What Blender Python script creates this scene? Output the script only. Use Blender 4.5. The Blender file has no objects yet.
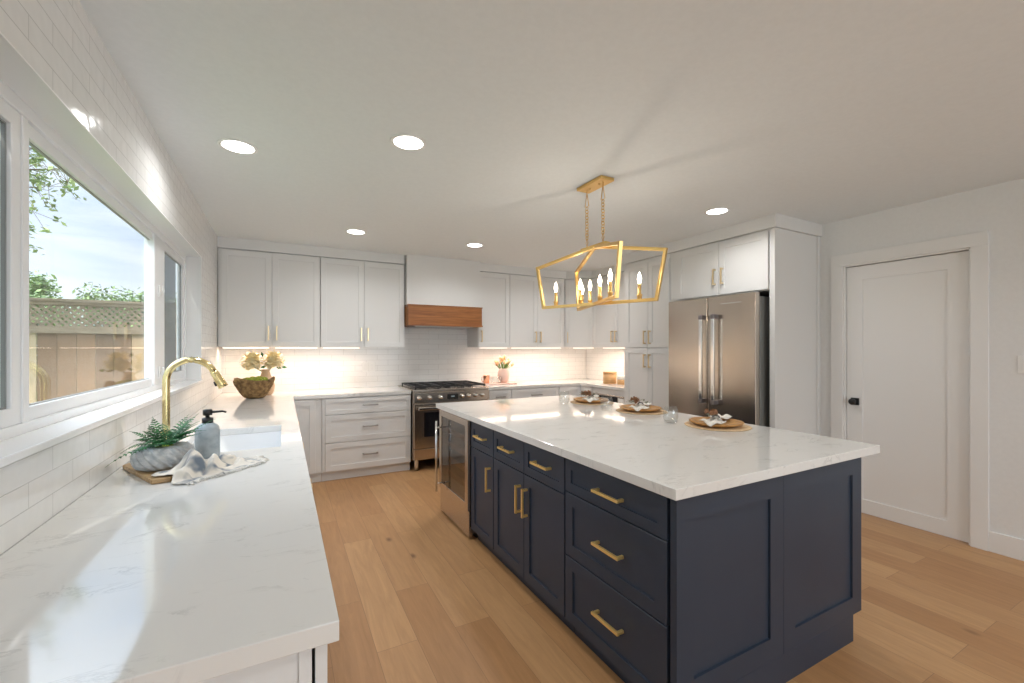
import bpy, bmesh, math, random
from mathutils import Vector, Matrix
from math import pi, sin, cos, radians

random.seed(7)
S = bpy.context.scene
COL = S.collection

# ------------------------------------------------------------------ camera
F_PX, YAW, HCAM = 431.35, 0.4877, 1.396
cd = bpy.data.cameras.new('camera'); cam = bpy.data.objects.new('camera', cd); COL.objects.link(cam)
cd.sensor_width = 36.0; cd.lens = F_PX / 1024 * 36.0
cd.shift_y = (348.37 - 341.5) / 1024
cd.clip_start = 0.05; cd.clip_end = 400
cam.location = (0, 0, HCAM); cam.rotation_euler = (pi / 2, 0, -YAW)
S.camera = cam

# ------------------------------------------------------------------ colour management
S.view_settings.view_transform = 'Standard'
S.view_settings.look = 'None'
S.view_settings.exposure = 0.0
S.view_settings.gamma = 1.0
S.view_settings.use_curve_mapping = False
S.cycles.use_denoising = True
S.cycles.max_bounces = 10
S.cycles.diffuse_bounces = 5
S.cycles.glossy_bounces = 5
S.cycles.transmission_bounces = 8
S.cycles.transparent_max_bounces = 12
S.cycles.sample_clamp_indirect = 6.0
S.cycles.caustics_reflective = False
S.cycles.caustics_refractive = False

# ------------------------------------------------------------------ room dimensions (metres)
XL, XR = -0.581, 4.30          # left wall (window) and right wall (door)
YB, YR = 5.56, -4.2            # back wall and rear wall behind the camera
H = 2.515                      # ceiling
CT, CB = 0.915, 0.878          # worktop top and underside
XC = 0.088                     # front edge of the left worktop
YC = 4.87                      # front edge of the back worktop


# ------------------------------------------------------------------ world: sky with thin clouds
def make_world():
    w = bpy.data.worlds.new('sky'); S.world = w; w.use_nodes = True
    nt = w.node_tree; nt.nodes.clear()
    N = nt.nodes.new; L = nt.links.new
    out = N('ShaderNodeOutputWorld'); bg = N('ShaderNodeBackground')
    tc = N('ShaderNodeTexCoord'); sep = N('ShaderNodeSeparateXYZ')
    L(tc.outputs['Generated'], sep.inputs[0])
    rp = N('ShaderNodeValToRGB')
    rp.color_ramp.elements[0].position = 0.0; rp.color_ramp.elements[0].color = (.70, .81, .92, 1)
    rp.color_ramp.elements[1].position = 0.30; rp.color_ramp.elements[1].color = (.42, .58, .80, 1)
    L(sep.outputs['Z'], rp.inputs[0])
    mp = N('ShaderNodeMapping'); mp.inputs['Scale'].default_value = (1.6, 1.6, 6.0)
    L(tc.outputs['Generated'], mp.inputs[0])
    no = N('ShaderNodeTexNoise'); no.inputs['Scale'].default_value = 1.7; no.inputs['Detail'].default_value = 6
    no.inputs['Distortion'].default_value = .6
    L(mp.outputs[0], no.inputs['Vector'])
    cr = N('ShaderNodeValToRGB'); cr.color_ramp.elements[0].position = .36; cr.color_ramp.elements[1].position = .62
    L(no.outputs['Fac'], cr.inputs[0])
    mx = N('ShaderNodeMixRGB'); mx.inputs[2].default_value = (.84, .90, .96, 1)
    L(cr.outputs[0], mx.inputs[0]); L(rp.outputs[0], mx.inputs[1]); L(mx.outputs[0], bg.inputs[0])
    # overhead sky brightened out of view, added to strengthen the worktop's window reflection
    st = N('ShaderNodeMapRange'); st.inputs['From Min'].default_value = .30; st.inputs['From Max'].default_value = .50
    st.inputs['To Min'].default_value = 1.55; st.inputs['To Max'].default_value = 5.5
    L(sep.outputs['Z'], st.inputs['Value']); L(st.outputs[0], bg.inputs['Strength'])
    L(bg.outputs[0], out.inputs[0])
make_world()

# ------------------------------------------------------------------ big lights
def area(name, loc, rot, sx, sy, power, col=(1, 1, 1), spread=180):
    d = bpy.data.lights.new(name, 'AREA'); d.shape = 'RECTANGLE'; d.size = sx; d.size_y = sy
    d.energy = power; d.color = col; d.spread = radians(spread)
    o = bpy.data.objects.new(name, d); COL.objects.link(o); o.location = loc; o.rotation_euler = rot
    return o

sd = bpy.data.lights.new('sun', 'SUN'); sd.energy = 2.8; sd.angle = radians(1.0); sd.color = (1, .93, .82)
so = bpy.data.objects.new('sun', sd); COL.objects.link(so)
so.rotation_euler = Vector((0.25, 0.62, -0.75)).to_track_quat('-Z', 'Y').to_euler()
# added fill lamp, unseen outside the rear doors, for soft ambient light
area('rear_fill', (2.0, YR - .35, 1.25), (radians(90), 0, 0), 4.2, 2.6, 118, (.92, .96, 1.0))
# portals: they emit nothing, they only steer the sky light's sampling through the openings
pw = area('window_portal', (XL - .165, 2.5, 1.63), (0, radians(-90), 0), .95, 3.3, 1); pw.data.cycles.is_portal = True


# ------------------------------------------------------------------ materials
def mat(name):
    m = bpy.data.materials.new(name); m.use_nodes = True
    nt = m.node_tree; b = nt.nodes['Principled BSDF']
    return m, nt, b

def simple(name, col, rough=.5, metal=0.0, ior=1.5, spec=None, **kw):
    m, nt, b = mat(name)
    b.inputs['Base Color'].default_value = (*col, 1); b.inputs['Roughness'].default_value = rough
    b.inputs['Metallic'].default_value = metal; b.inputs['IOR'].default_value = ior
    for k, v in kw.items():
        b.inputs[k].default_value = v
    return m

def noise_col(name, c1, c2, scale, rough=.5, detail=4, bump=0.0, metal=0.0, stretch=(1, 1, 1), lo=.35, hi=.65):
    m, nt, b = mat(name); N = nt.nodes.new; L = nt.links.new
    tc = N('ShaderNodeTexCoord'); mp = N('ShaderNodeMapping'); mp.inputs['Scale'].default_value = stretch
    no = N('ShaderNodeTexNoise'); no.inputs['Scale'].default_value = scale; no.inputs['Detail'].default_value = detail
    cr = N('ShaderNodeValToRGB'); e = cr.color_ramp.elements
    e[0].position = lo; e[0].color = (*c1, 1); e[1].position = hi; e[1].color = (*c2, 1)
    L(tc.outputs['Object'], mp.inputs[0]); L(mp.outputs[0], no.inputs['Vector']); L(no.outputs['Fac'], cr.inputs[0])
    L(cr.outputs[0], b.inputs['Base Color']); b.inputs['Roughness'].default_value = rough; b.inputs['Metallic'].default_value = metal
    if bump:
        bp = N('ShaderNodeBump'); bp.inputs['Strength'].default_value = bump; bp.inputs['Distance'].default_value = .004
        L(no.outputs['Fac'], bp.inputs['Height']); L(bp.outputs[0], b.inputs['Normal'])
    return m

def emit(name, col, s):
    m, nt, b = mat(name)
    b.inputs['Base Color'].default_value = (*col, 1)
    b.inputs['Emission Color'].default_value = (*col, 1); b.inputs['Emission Strength'].default_value = s
    return m

def tile_mat(name, axis):
    """white glossy subway tile, running bond; axis = 'Y' for the side wall, 'X' for the back wall"""
    m, nt, b = mat(name); N = nt.nodes.new; L = nt.links.new
    g = N('ShaderNodeNewGeometry'); sp = N('ShaderNodeSeparateXYZ'); cb = N('ShaderNodeCombineXYZ')
    L(g.outputs['Position'], sp.inputs[0]); L(sp.outputs[axis], cb.inputs['X']); L(sp.outputs['Z'], cb.inputs['Y'])
    mp = N('ShaderNodeMapping'); mp.inputs['Location'].default_value = (.02, -.915 + .0, 0); L(cb.outputs[0], mp.inputs[0])
    br = N('ShaderNodeTexBrick'); br.inputs['Scale'].default_value = 1
    br.inputs['Brick Width'].default_value = .265; br.inputs['Row Height'].default_value = .0672
    br.inputs['Mortar Size'].default_value = .0014; br.inputs['Mortar Smooth'].default_value = .3
    br.inputs['Color1'].default_value = (.80, .795, .78, 1); br.inputs['Color2'].default_value = (.83, .825, .81, 1)
    br.inputs['Mortar'].default_value = (.56, .555, .54, 1)
    L(mp.outputs[0], br.inputs['Vector']); L(br.outputs['Color'], b.inputs['Base Color'])
    no = N('ShaderNodeTexNoise'); no.inputs['Scale'].default_value = 16; no.inputs['Detail'].default_value = 1
    L(cb.outputs[0], no.inputs['Vector'])
    ma = N('ShaderNodeMath'); ma.operation = 'MULTIPLY'; ma.inputs[1].default_value = -.8; L(br.outputs['Fac'], ma.inputs[0])
    ad = N('ShaderNodeMath'); L(ma.outputs[0], ad.inputs[0]); L(no.outputs['Fac'], ad.inputs[1])
    bp = N('ShaderNodeBump'); bp.inputs['Strength'].default_value = .35; bp.inputs['Distance'].default_value = .004
    L(ad.outputs[0], bp.inputs['Height']); L(bp.outputs[0], b.inputs['Normal'])
    b.inputs['Roughness'].default_value = .12
    return m

def quartz_mat():
    m, nt, b = mat('white_veined_quartz'); N = nt.nodes.new; L = nt.links.new
    g = N('ShaderNodeNewGeometry')
    mp = N('ShaderNodeMapping'); mp.inputs['Rotation'].default_value = (0, 0, .5); mp.inputs['Scale'].default_value = (1.0, 2.2, 1)
    L(g.outputs['Position'], mp.inputs[0])
    n1 = N('ShaderNodeTexNoise'); n1.inputs['Scale'].default_value = 4.2; n1.inputs['Detail'].default_value = 7
    n1.inputs['Roughness'].default_value = .68; n1.inputs['Distortion'].default_value = 1.1
    L(mp.outputs[0], n1.inputs['Vector'])
    a = N('ShaderNodeMath'); a.operation = 'SUBTRACT'; a.inputs[1].default_value = .5; L(n1.outputs['Fac'], a.inputs[0])
    ab = N('ShaderNodeMath'); ab.operation = 'ABSOLUTE'; L(a.outputs[0], ab.inputs[0])
    cr = N('ShaderNodeValToRGB'); e = cr.color_ramp.elements
    e[0].position = 0; e[0].color = (1, 1, 1, 1); e[1].position = .028; e[1].color = (0, 0, 0, 1)
    L(ab.outputs[0], cr.inputs[0])
    n2 = N('ShaderNodeTexNoise'); n2.inputs['Scale'].default_value = 5.5; n2.inputs['Detail'].default_value = 3
    L(mp.outputs[0], n2.inputs['Vector'])
    c2 = N('ShaderNodeValToRGB'); c2.color_ramp.elements[0].position = .50; c2.color_ramp.elements[1].position = .68
    L(n2.outputs['Fac'], c2.inputs[0])
    mu = N('ShaderNodeMath'); mu.operation = 'MULTIPLY'; L(cr.outputs[0], mu.inputs[0]); L(c2.outputs[0], mu.inputs[1])
    m2 = N('ShaderNodeMath'); m2.operation = 'MULTIPLY'; m2.inputs[1].default_value = .42; L(mu.outputs[0], m2.inputs[0])
    mx = N('ShaderNodeMixRGB'); mx.inputs[1].default_value = (.745, .74, .72, 1); mx.inputs[2].default_value = (.25, .25, .25, 1)
    L(m2.outputs[0], mx.inputs[0]); L(mx.outputs[0], b.inputs['Base Color'])
    b.inputs['Roughness'].default_value = .07; b.inputs['IOR'].default_value = 1.85
    return m

def floor_mat():
    m, nt, b = mat('oak_planks'); N = nt.nodes.new; L = nt.links.new
    g = N('ShaderNodeNewGeometry'); sp = N('ShaderNodeSeparateXYZ'); cb = N('ShaderNodeCombineXYZ')
    L(g.outputs['Position'], sp.inputs[0]); L(sp.outputs['Y'], cb.inputs['X']); L(sp.outputs['X'], cb.inputs['Y'])
    br = N('ShaderNodeTexBrick'); br.inputs['Scale'].default_value = 1; br.offset = .37; br.offset_frequency = 2
    br.inputs['Brick Width'].default_value = 1.25; br.inputs['Row Height'].default_value = .19
    br.inputs['Mortar Size'].default_value = .0012; br.inputs['Mortar Smooth'].default_value = .2
    br.inputs['Color1'].default_value = (0, 0, 0, 1); br.inputs['Color2'].default_value = (1, 1, 1, 1)
    br.inputs['Mortar'].default_value = (0, 0, 0, 1)
    L(cb.outputs[0], br.inputs['Vector'])
    cr = N('ShaderNodeValToRGB'); e = cr.color_ramp.elements
    e[0].position = 0; e[0].color = (.44, .232, .098, 1); e[1].position = 1; e[1].color = (.57, .335, .158, 1)
    L(br.outputs['Color'], cr.inputs[0])
    # grain: noise stretched along the plank, shifted per plank
    vo = N('ShaderNodeVectorMath'); vo.operation = 'ADD'; L(g.outputs['Position'], vo.inputs[0])
    sc = N('ShaderNodeVectorMath'); sc.operation = 'SCALE'; sc.inputs['Scale'].default_value = 7; L(br.outputs['Color'], sc.inputs[0])
    L(sc.outputs[0], vo.inputs[1])
    mp = N('ShaderNodeMapping'); mp.inputs['Scale'].default_value = (14, 1.3, 1); L(vo.outputs[0], mp.inputs[0])
    no = N('ShaderNodeTexNoise'); no.inputs['Scale'].default_value = 2.0; no.inputs['Detail'].default_value = 7
    no.inputs['Roughness'].default_value = .6; no.inputs['Distortion'].default_value = 1.2; L(mp.outputs[0], no.inputs['Vector'])
    g2 = N('ShaderNodeValToRGB'); g2.color_ramp.elements[0].position = .25; g2.color_ramp.elements[0].color = (.80, .77, .74, 1)
    g2.color_ramp.elements[1].position = .75; g2.color_ramp.elements[1].color = (1.06, 1.06, 1.06, 1)
    L(no.outputs['Fac'], g2.inputs[0])
    mu = N('ShaderNodeMixRGB'); mu.blend_type = 'MULTIPLY'; mu.inputs[0].default_value = 1
    L(cr.outputs[0], mu.inputs[1]); L(g2.outputs[0], mu.inputs[2])
    # knots
    vr = N('ShaderNodeTexVoronoi'); vr.inputs['Scale'].default_value = 1.0
    mk = N('ShaderNodeMapping'); mk.inputs['Scale'].default_value = (2.9, 1.5, 1); L(vo.outputs[0], mk.inputs[0]); L(mk.outputs[0], vr.inputs['Vector'])
    kr = N('ShaderNodeValToRGB'); kr.color_ramp.elements[0].position = .02; kr.color_ramp.elements[0].color = (.30, .22, .17, 1)
    kr.color_ramp.elements[1].position = .075; kr.color_ramp.elements[1].color = (1, 1, 1, 1); L(vr.outputs['Distance'], kr.inputs[0])
    mu2 = N('ShaderNodeMixRGB'); mu2.blend_type = 'MULTIPLY'; mu2.inputs[0].default_value = .8
    L(mu.outputs[0], mu2.inputs[1]); L(kr.outputs[0], mu2.inputs[2])
    # seams
    mu3 = N('ShaderNodeMixRGB'); mu3.inputs[2].default_value = (.22, .12, .06, 1)
    fm = N('ShaderNodeMath'); fm.operation = 'MULTIPLY'; fm.inputs[1].default_value = .7; L(br.outputs['Fac'], fm.inputs[0])
    L(fm.outputs[0], mu3.inputs[0]); L(mu2.outputs[0], mu3.inputs[1])
    L(mu3.outputs[0], b.inputs['Base Color']); b.inputs['Roughness'].default_value = .42
    bp = N('ShaderNodeBump'); bp.inputs['Strength'].default_value = .15; bp.inputs['Distance'].default_value = .002; bp.invert = True
    L(br.outputs['Fac'], bp.inputs['Height']); L(bp.outputs[0], b.inputs['Normal'])
    return m

def wood_mat(name, c1, c2, axis=(1, 14, 14), rough=.45):
    m, nt, b = mat(name); N = nt.nodes.new; L = nt.links.new
    tc = N('ShaderNodeTexCoord'); mp = N('ShaderNodeMapping'); mp.inputs['Scale'].default_value = axis
    L(tc.outputs['Object'], mp.inputs[0])
    no = N('ShaderNodeTexNoise'); no.inputs['Scale'].default_value = 3; no.inputs['Detail'].default_value = 6; no.inputs['Distortion'].default_value = .8
    L(mp.outputs[0], no.inputs['Vector'])
    cr = N('ShaderNodeValToRGB'); e = cr.color_ramp.elements
    e[0].position = .3; e[0].color = (*c1, 1); e[1].position = .7; e[1].color = (*c2, 1)
    L(no.outputs['Fac'], cr.inputs[0]); L(cr.outputs[0], b.inputs['Base Color']); b.inputs['Roughness'].default_value = rough
    return m

def brushed(name, col, rough, axis=(1, 1, 60)):
    m, nt, b = mat(name); N = nt.nodes.new; L = nt.links.new
    tc = N('ShaderNodeTexCoord'); mp = N('ShaderNodeMapping'); mp.inputs['Scale'].default_value = axis; L(tc.outputs['Object'], mp.inputs[0])
    no = N('ShaderNodeTexNoise'); no.inputs['Scale'].default_value = 6; L(mp.outputs[0], no.inputs['Vector'])
    mr = N('ShaderNodeMapRange'); mr.inputs['To Min'].default_value = rough - .05; mr.inputs['To Max'].default_value = rough + .07
    L(no.outputs['Fac'], mr.inputs['Value']); L(mr.outputs[0], b.inputs['Roughness'])
    b.inputs['Base Color'].default_value = (*col, 1); b.inputs['Metallic'].default_value = 1
    b.inputs['Anisotropic'].default_value = .5
    return m

def glass_mat(name, tint=(1, 1, 1), refl=.08, rough=0.0):
    """window glass: clear with a mirror-like share at grazing angles"""
    m = bpy.data.materials.new(name); m.use_nodes = True; nt = m.node_tree; nt.nodes.clear(); N = nt.nodes.new; L = nt.links.new
    out = N('ShaderNodeOutputMaterial'); tr = N('ShaderNodeBsdfTransparent'); gl = N('ShaderNodeBsdfGlossy')
    tr.inputs[0].default_value = (*tint, 1); gl.inputs['Roughness'].default_value = rough
    lw = N('ShaderNodeLayerWeight'); lw.inputs['Blend'].default_value = .5
    pw_ = N('ShaderNodeMath'); pw_.operation = 'POWER'; pw_.inputs[1].default_value = 4.5; L(lw.outputs['Facing'], pw_.inputs[0])
    mr = N('ShaderNodeMath'); mr.operation = 'MULTIPLY_ADD'; mr.inputs[1].default_value = .45; mr.inputs[2].default_value = refl
    mr.use_clamp = True
    mx = N('ShaderNodeMixShader'); L(pw_.outputs[0], mr.inputs[0]); L(mr.outputs[0], mx.inputs[0])
    L(tr.outputs[0], mx.inputs[1]); L(gl.outputs[0], mx.inputs[2]); L(mx.outputs[0], out.inputs[0])
    return m

def mesh_screen_mat():
    m = bpy.data.materials.new('insect_screen_mesh'); m.use_nodes = True; nt = m.node_tree; nt.nodes.clear(); N = nt.nodes.new; L = nt.links.new
    out = N('ShaderNodeOutputMaterial'); tr = N('ShaderNodeBsdfTransparent'); df = N('ShaderNodeBsdfDiffuse')
    df.inputs[0].default_value = (.11, .15, .165, 1); mx = N('ShaderNodeMixShader'); mx.inputs[0].default_value = .62
    L(tr.outputs[0], mx.inputs[1]); L(df.outputs[0], mx.inputs[2]); L(mx.outputs[0], out.inputs[0])
    return m

def leaf_mat(name, c1, c2):
    m, nt, b = mat(name); N = nt.nodes.new; L = nt.links.new
    g = N('ShaderNodeNewGeometry'); cr = N('ShaderNodeValToRGB'); e = cr.color_ramp.elements
    e[0].color = (*c1, 1); e[1].color = (*c2, 1)
    L(g.outputs['Random Per Island'], cr.inputs[0]); L(cr.outputs[0], b.inputs['Base Color']); b.inputs['Roughness'].default_value = .5
    return m

M = dict(
    wall=noise_col('wall_paint', (.755, .757, .752), (.775, .777, .772), 40, .6),
    ceil=noise_col('ceiling_paint', (.750, .778, .786), (.770, .798, .806), 40, .75),
    trim=simple('white_trim_paint', (.80, .795, .785), .35),
    cab=simple('white_cabinet_paint', (.735, .735, .728), .38),
    vinyl=simple('white_vinyl', (.82, .83, .84), .3),
    navy=noise_col('navy_cabinet_paint', (.020, .033, .057), (.024, .038, .064), 3, .42),
    navydark=simple('navy_shadow_gap', (.010, .014, .024), .6),
    gold=simple('brushed_gold', (.76, .52, .20), .36, 1.0),
    handlegold=simple('satin_gold', (.95, .69, .27), .40, .85),
    palegold=simple('pale_brushed_gold', (.86, .70, .44), .3, 1.0),
    brass=simple('champagne_brass', (.78, .64, .32), .22, 1.0),
    greymetal=simple('brushed_grey_metal', (.40, .38, .36), .32, 1.0),  # base handles: grey of reflections put into the metal's colour
    steel=simple('stainless_steel', (.60, .53, .46), .24, 1.0),  # warm brown of reflections put into the base colour
    steelside=simple('fridge_side_metal', (.34, .345, .33), .4, .5),
    chrome=simple('polished_steel', (.80, .80, .79), .12, 1.0),
    black=simple('matte_black', (.012, .012, .013), .4),
    iron=simple('cast_iron', (.02, .02, .022), .45),
    darkglass=simple('dark_oven_glass', (.012, .012, .015), .05),
    cooler=glass_mat('wine_cooler_glass', (.55, .47, .38), .22),
    glass=glass_mat('window_glass', (.97, .985, .99), .035),
    tumbler=glass_mat('clear_drinking_glass', (.96, .97, .97), .09, .02),
    screen=mesh_screen_mat(),
    tileL=tile_mat('subway_tile_side', 'Y'), tileB=tile_mat('subway_tile_back', 'X'), tileR=tile_mat('subway_tile_right', 'Y'),
    quartz=quartz_mat(), floor=floor_mat(),
    hood=wood_mat('stained_walnut', (.20, .066, .014), (.37, .14, .035)),
    board=wood_mat('olive_wood', (.33, .20, .09), (.55, .38, .19), (3, 20, 20)),
    plate=wood_mat('acacia_wood', (.36, .17, .05), (.60, .33, .11), (3, 16, 16), .35),
    rattan=noise_col('woven_rattan', (.58, .40, .22), (.74, .56, .35), 120, .7, bump=.5),
    bamboo=wood_mat('bamboo', (.50, .29, .12), (.64, .40, .19), (1, 1, 20), .45),
    fireclay=simple('white_fireclay', (.84, .845, .85), .12),
    bulb=emit('lit_bulb', (1, .86, .66), 22), can=emit('downlight_lens', (1, .97, .92), 9),
    strip=emit('warm_led_strip', (1, .82, .68), 3.2),
    candle=simple('ivory_candle_sleeve', (.88, .74, .50), .4, 0.0),
    stone=None, linen=noise_col('linen_napkin', (.72, .69, .63), (.84, .81, .76), 60, .85, bump=.4),
    grass=noise_col('grass', (.10, .15, .05), (.20, .24, .10), 6, .9),
    leaf=leaf_mat('tree_leaf', (.12, .22, .05), (.50, .58, .22)),
    bush=leaf_mat('bush_leaf', (.08, .16, .035), (.36, .48, .17)),
    fern=leaf_mat('fern_leaf', (.008, .055, .018), (.05, .24, .07)),
    bark=noise_col('bark', (.12, .08, .05), (.25, .18, .12), 20, .9),
    fence_rail=wood_mat('weathered_rail', (.21, .145, .09), (.37, .28, .185), (1, 12, 12), .8),
    petal=noise_col('cream_petal', (.88, .74, .42), (.93, .86, .62), 30, .6),
    moss=noise_col('moss', (.14, .20, .02), (.38, .42, .05), 60, .95, bump=1.0),
    twig=noise_col('woven_twig', (.16, .09, .035), (.38, .24, .10), 30, .8),
    tan=simple('tan_ceramic', (.62, .43, .27), .5), pink=simple('blush_ceramic', (.83, .60, .52), .45),
    tulip=noise_col('peach_tulip', (.85, .38, .17), (.90, .62, .35), 20, .5), stem=simple('green_stem', (.17, .26, .05), .5),
    copper=simple('copper', (.90, .45, .28), .25, 1.0), soap=noise_col('grey_stoneware', (.30, .35, .38), (.42, .47, .50), 30, .35),
    dried=noise_col('dried_flower', (.20, .085, .04), (.44, .24, .13), 40, .8), sage=simple('dusty_leaf', (.20, .20, .14), .7),
    ring=simple('pewter_napkin_ring', (.25, .23, .24), .3, .8), whiteplastic=simple('white_plastic', (.82, .82, .80), .3),
)

def plank_fence_mat():
    m, nt, b = mat('cedar_board'); N = nt.nodes.new; L = nt.links.new
    oi = N('ShaderNodeObjectInfo'); cr = N('ShaderNodeValToRGB'); e = cr.color_ramp.elements
    e[0].color = (.20, .12, .07, 1); e[1].color = (.74, .62, .40, 1); x = e.new(.45); x.color = (.42, .24, .13, 1)
    L(oi.outputs['Random'], cr.inputs[0])
    tc = N('ShaderNodeTexCoord'); mp = N('ShaderNodeMapping'); mp.inputs['Scale'].default_value = (14, 14, 1.2); L(tc.outputs['Object'], mp.inputs[0])
    no = N('ShaderNodeTexNoise'); no.inputs['Scale'].default_value = 2; no.inputs['Detail'].default_value = 5; L(mp.outputs[0], no.inputs['Vector'])
    g = N('ShaderNodeValToRGB'); g.color_ramp.elements[0].color = (.72, .7, .68, 1); g.color_ramp.elements[1].color = (1.1, 1.1, 1.1, 1)
    L(no.outputs['Fac'], g.inputs[0]); mu = N('ShaderNodeMixRGB'); mu.blend_type = 'MULTIPLY'; mu.inputs[0].default_value = 1
    L(cr.outputs[0], mu.inputs[1]); L(g.outputs[0], mu.inputs[2]); L(mu.outputs[0], b.inputs['Base Color']); b.inputs['Roughness'].default_value = .8
    return m
M['cedar'] = plank_fence_mat()

def swirl_mat():
    m, nt, b = mat('swirled_grey_ceramic'); N = nt.nodes.new; L = nt.links.new
    tc = N('ShaderNodeTexCoord'); mp = N('ShaderNodeMapping'); mp.inputs['Scale'].default_value = (30, 30, 50); L(tc.outputs['Object'], mp.inputs[0])
    no = N('ShaderNodeTexNoise'); no.inputs['Scale'].default_value = 1; no.inputs['Detail'].default_value = 4; L(mp.outputs[0], no.inputs['Vector'])
    cr = N('ShaderNodeValToRGB'); e = cr.color_ramp.elements; e[0].position = .35; e[0].color = (.36, .39, .42, 1); e[1].position = .65; e[1].color = (.60, .61, .61, 1)
    L(no.outputs['Fac'], cr.inputs[0]); L(cr.outputs[0], b.inputs['Base Color']); b.inputs['Roughness'].default_value = .3
    return m
M['stone'] = swirl_mat()

def towel_mat():
    m, nt, b = mat('patterned_linen_towel'); N = nt.nodes.new; L = nt.links.new
    tc = N('ShaderNodeTexCoord'); no = N('ShaderNodeTexNoise'); no.inputs['Scale'].default_value = 4.5; no.inputs['Detail'].default_value = 2
    L(tc.outputs['UV'], no.inputs['Vector'])
    cr = N('ShaderNodeValToRGB'); e = cr.color_ramp.elements; e[0].position = .36; e[0].color = (.17, .21, .26, 1); e[1].position = .50; e[1].color = (.80, .75, .67, 1)
    L(no.outputs['Fac'], cr.inputs[0])
    L(cr.outputs[0], b.inputs['Base Color']); b.inputs['Roughness'].default_value = .9
    wv = N('ShaderNodeTexWave'); wv.inputs['Scale'].default_value = 40; L(tc.outputs['UV'], wv.inputs['Vector'])
    bp = N('ShaderNodeBump'); bp.inputs['Strength'].default_value = .3; bp.inputs['Distance'].default_value = .002
    L(wv.outputs['Fac'], bp.inputs['Height']); L(bp.outputs[0], b.inputs['Normal'])
    return m
M['towel'] = towel_mat()


# ------------------------------------------------------------------ builders
def thing(name, label, cat, loc=(0, 0, 0), rz=0.0, group=None):
    o = bpy.data.objects.new(name, None); COL.objects.link(o); o.location = loc; o.rotation_euler = (0, 0, rz)
    o.empty_display_size = .1
    return tag(o, label, cat, group)

def tag(o, label, cat, group=None):
    o['label'] = label; o['category'] = cat
    if group: o['group'] = group
    return o

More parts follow.
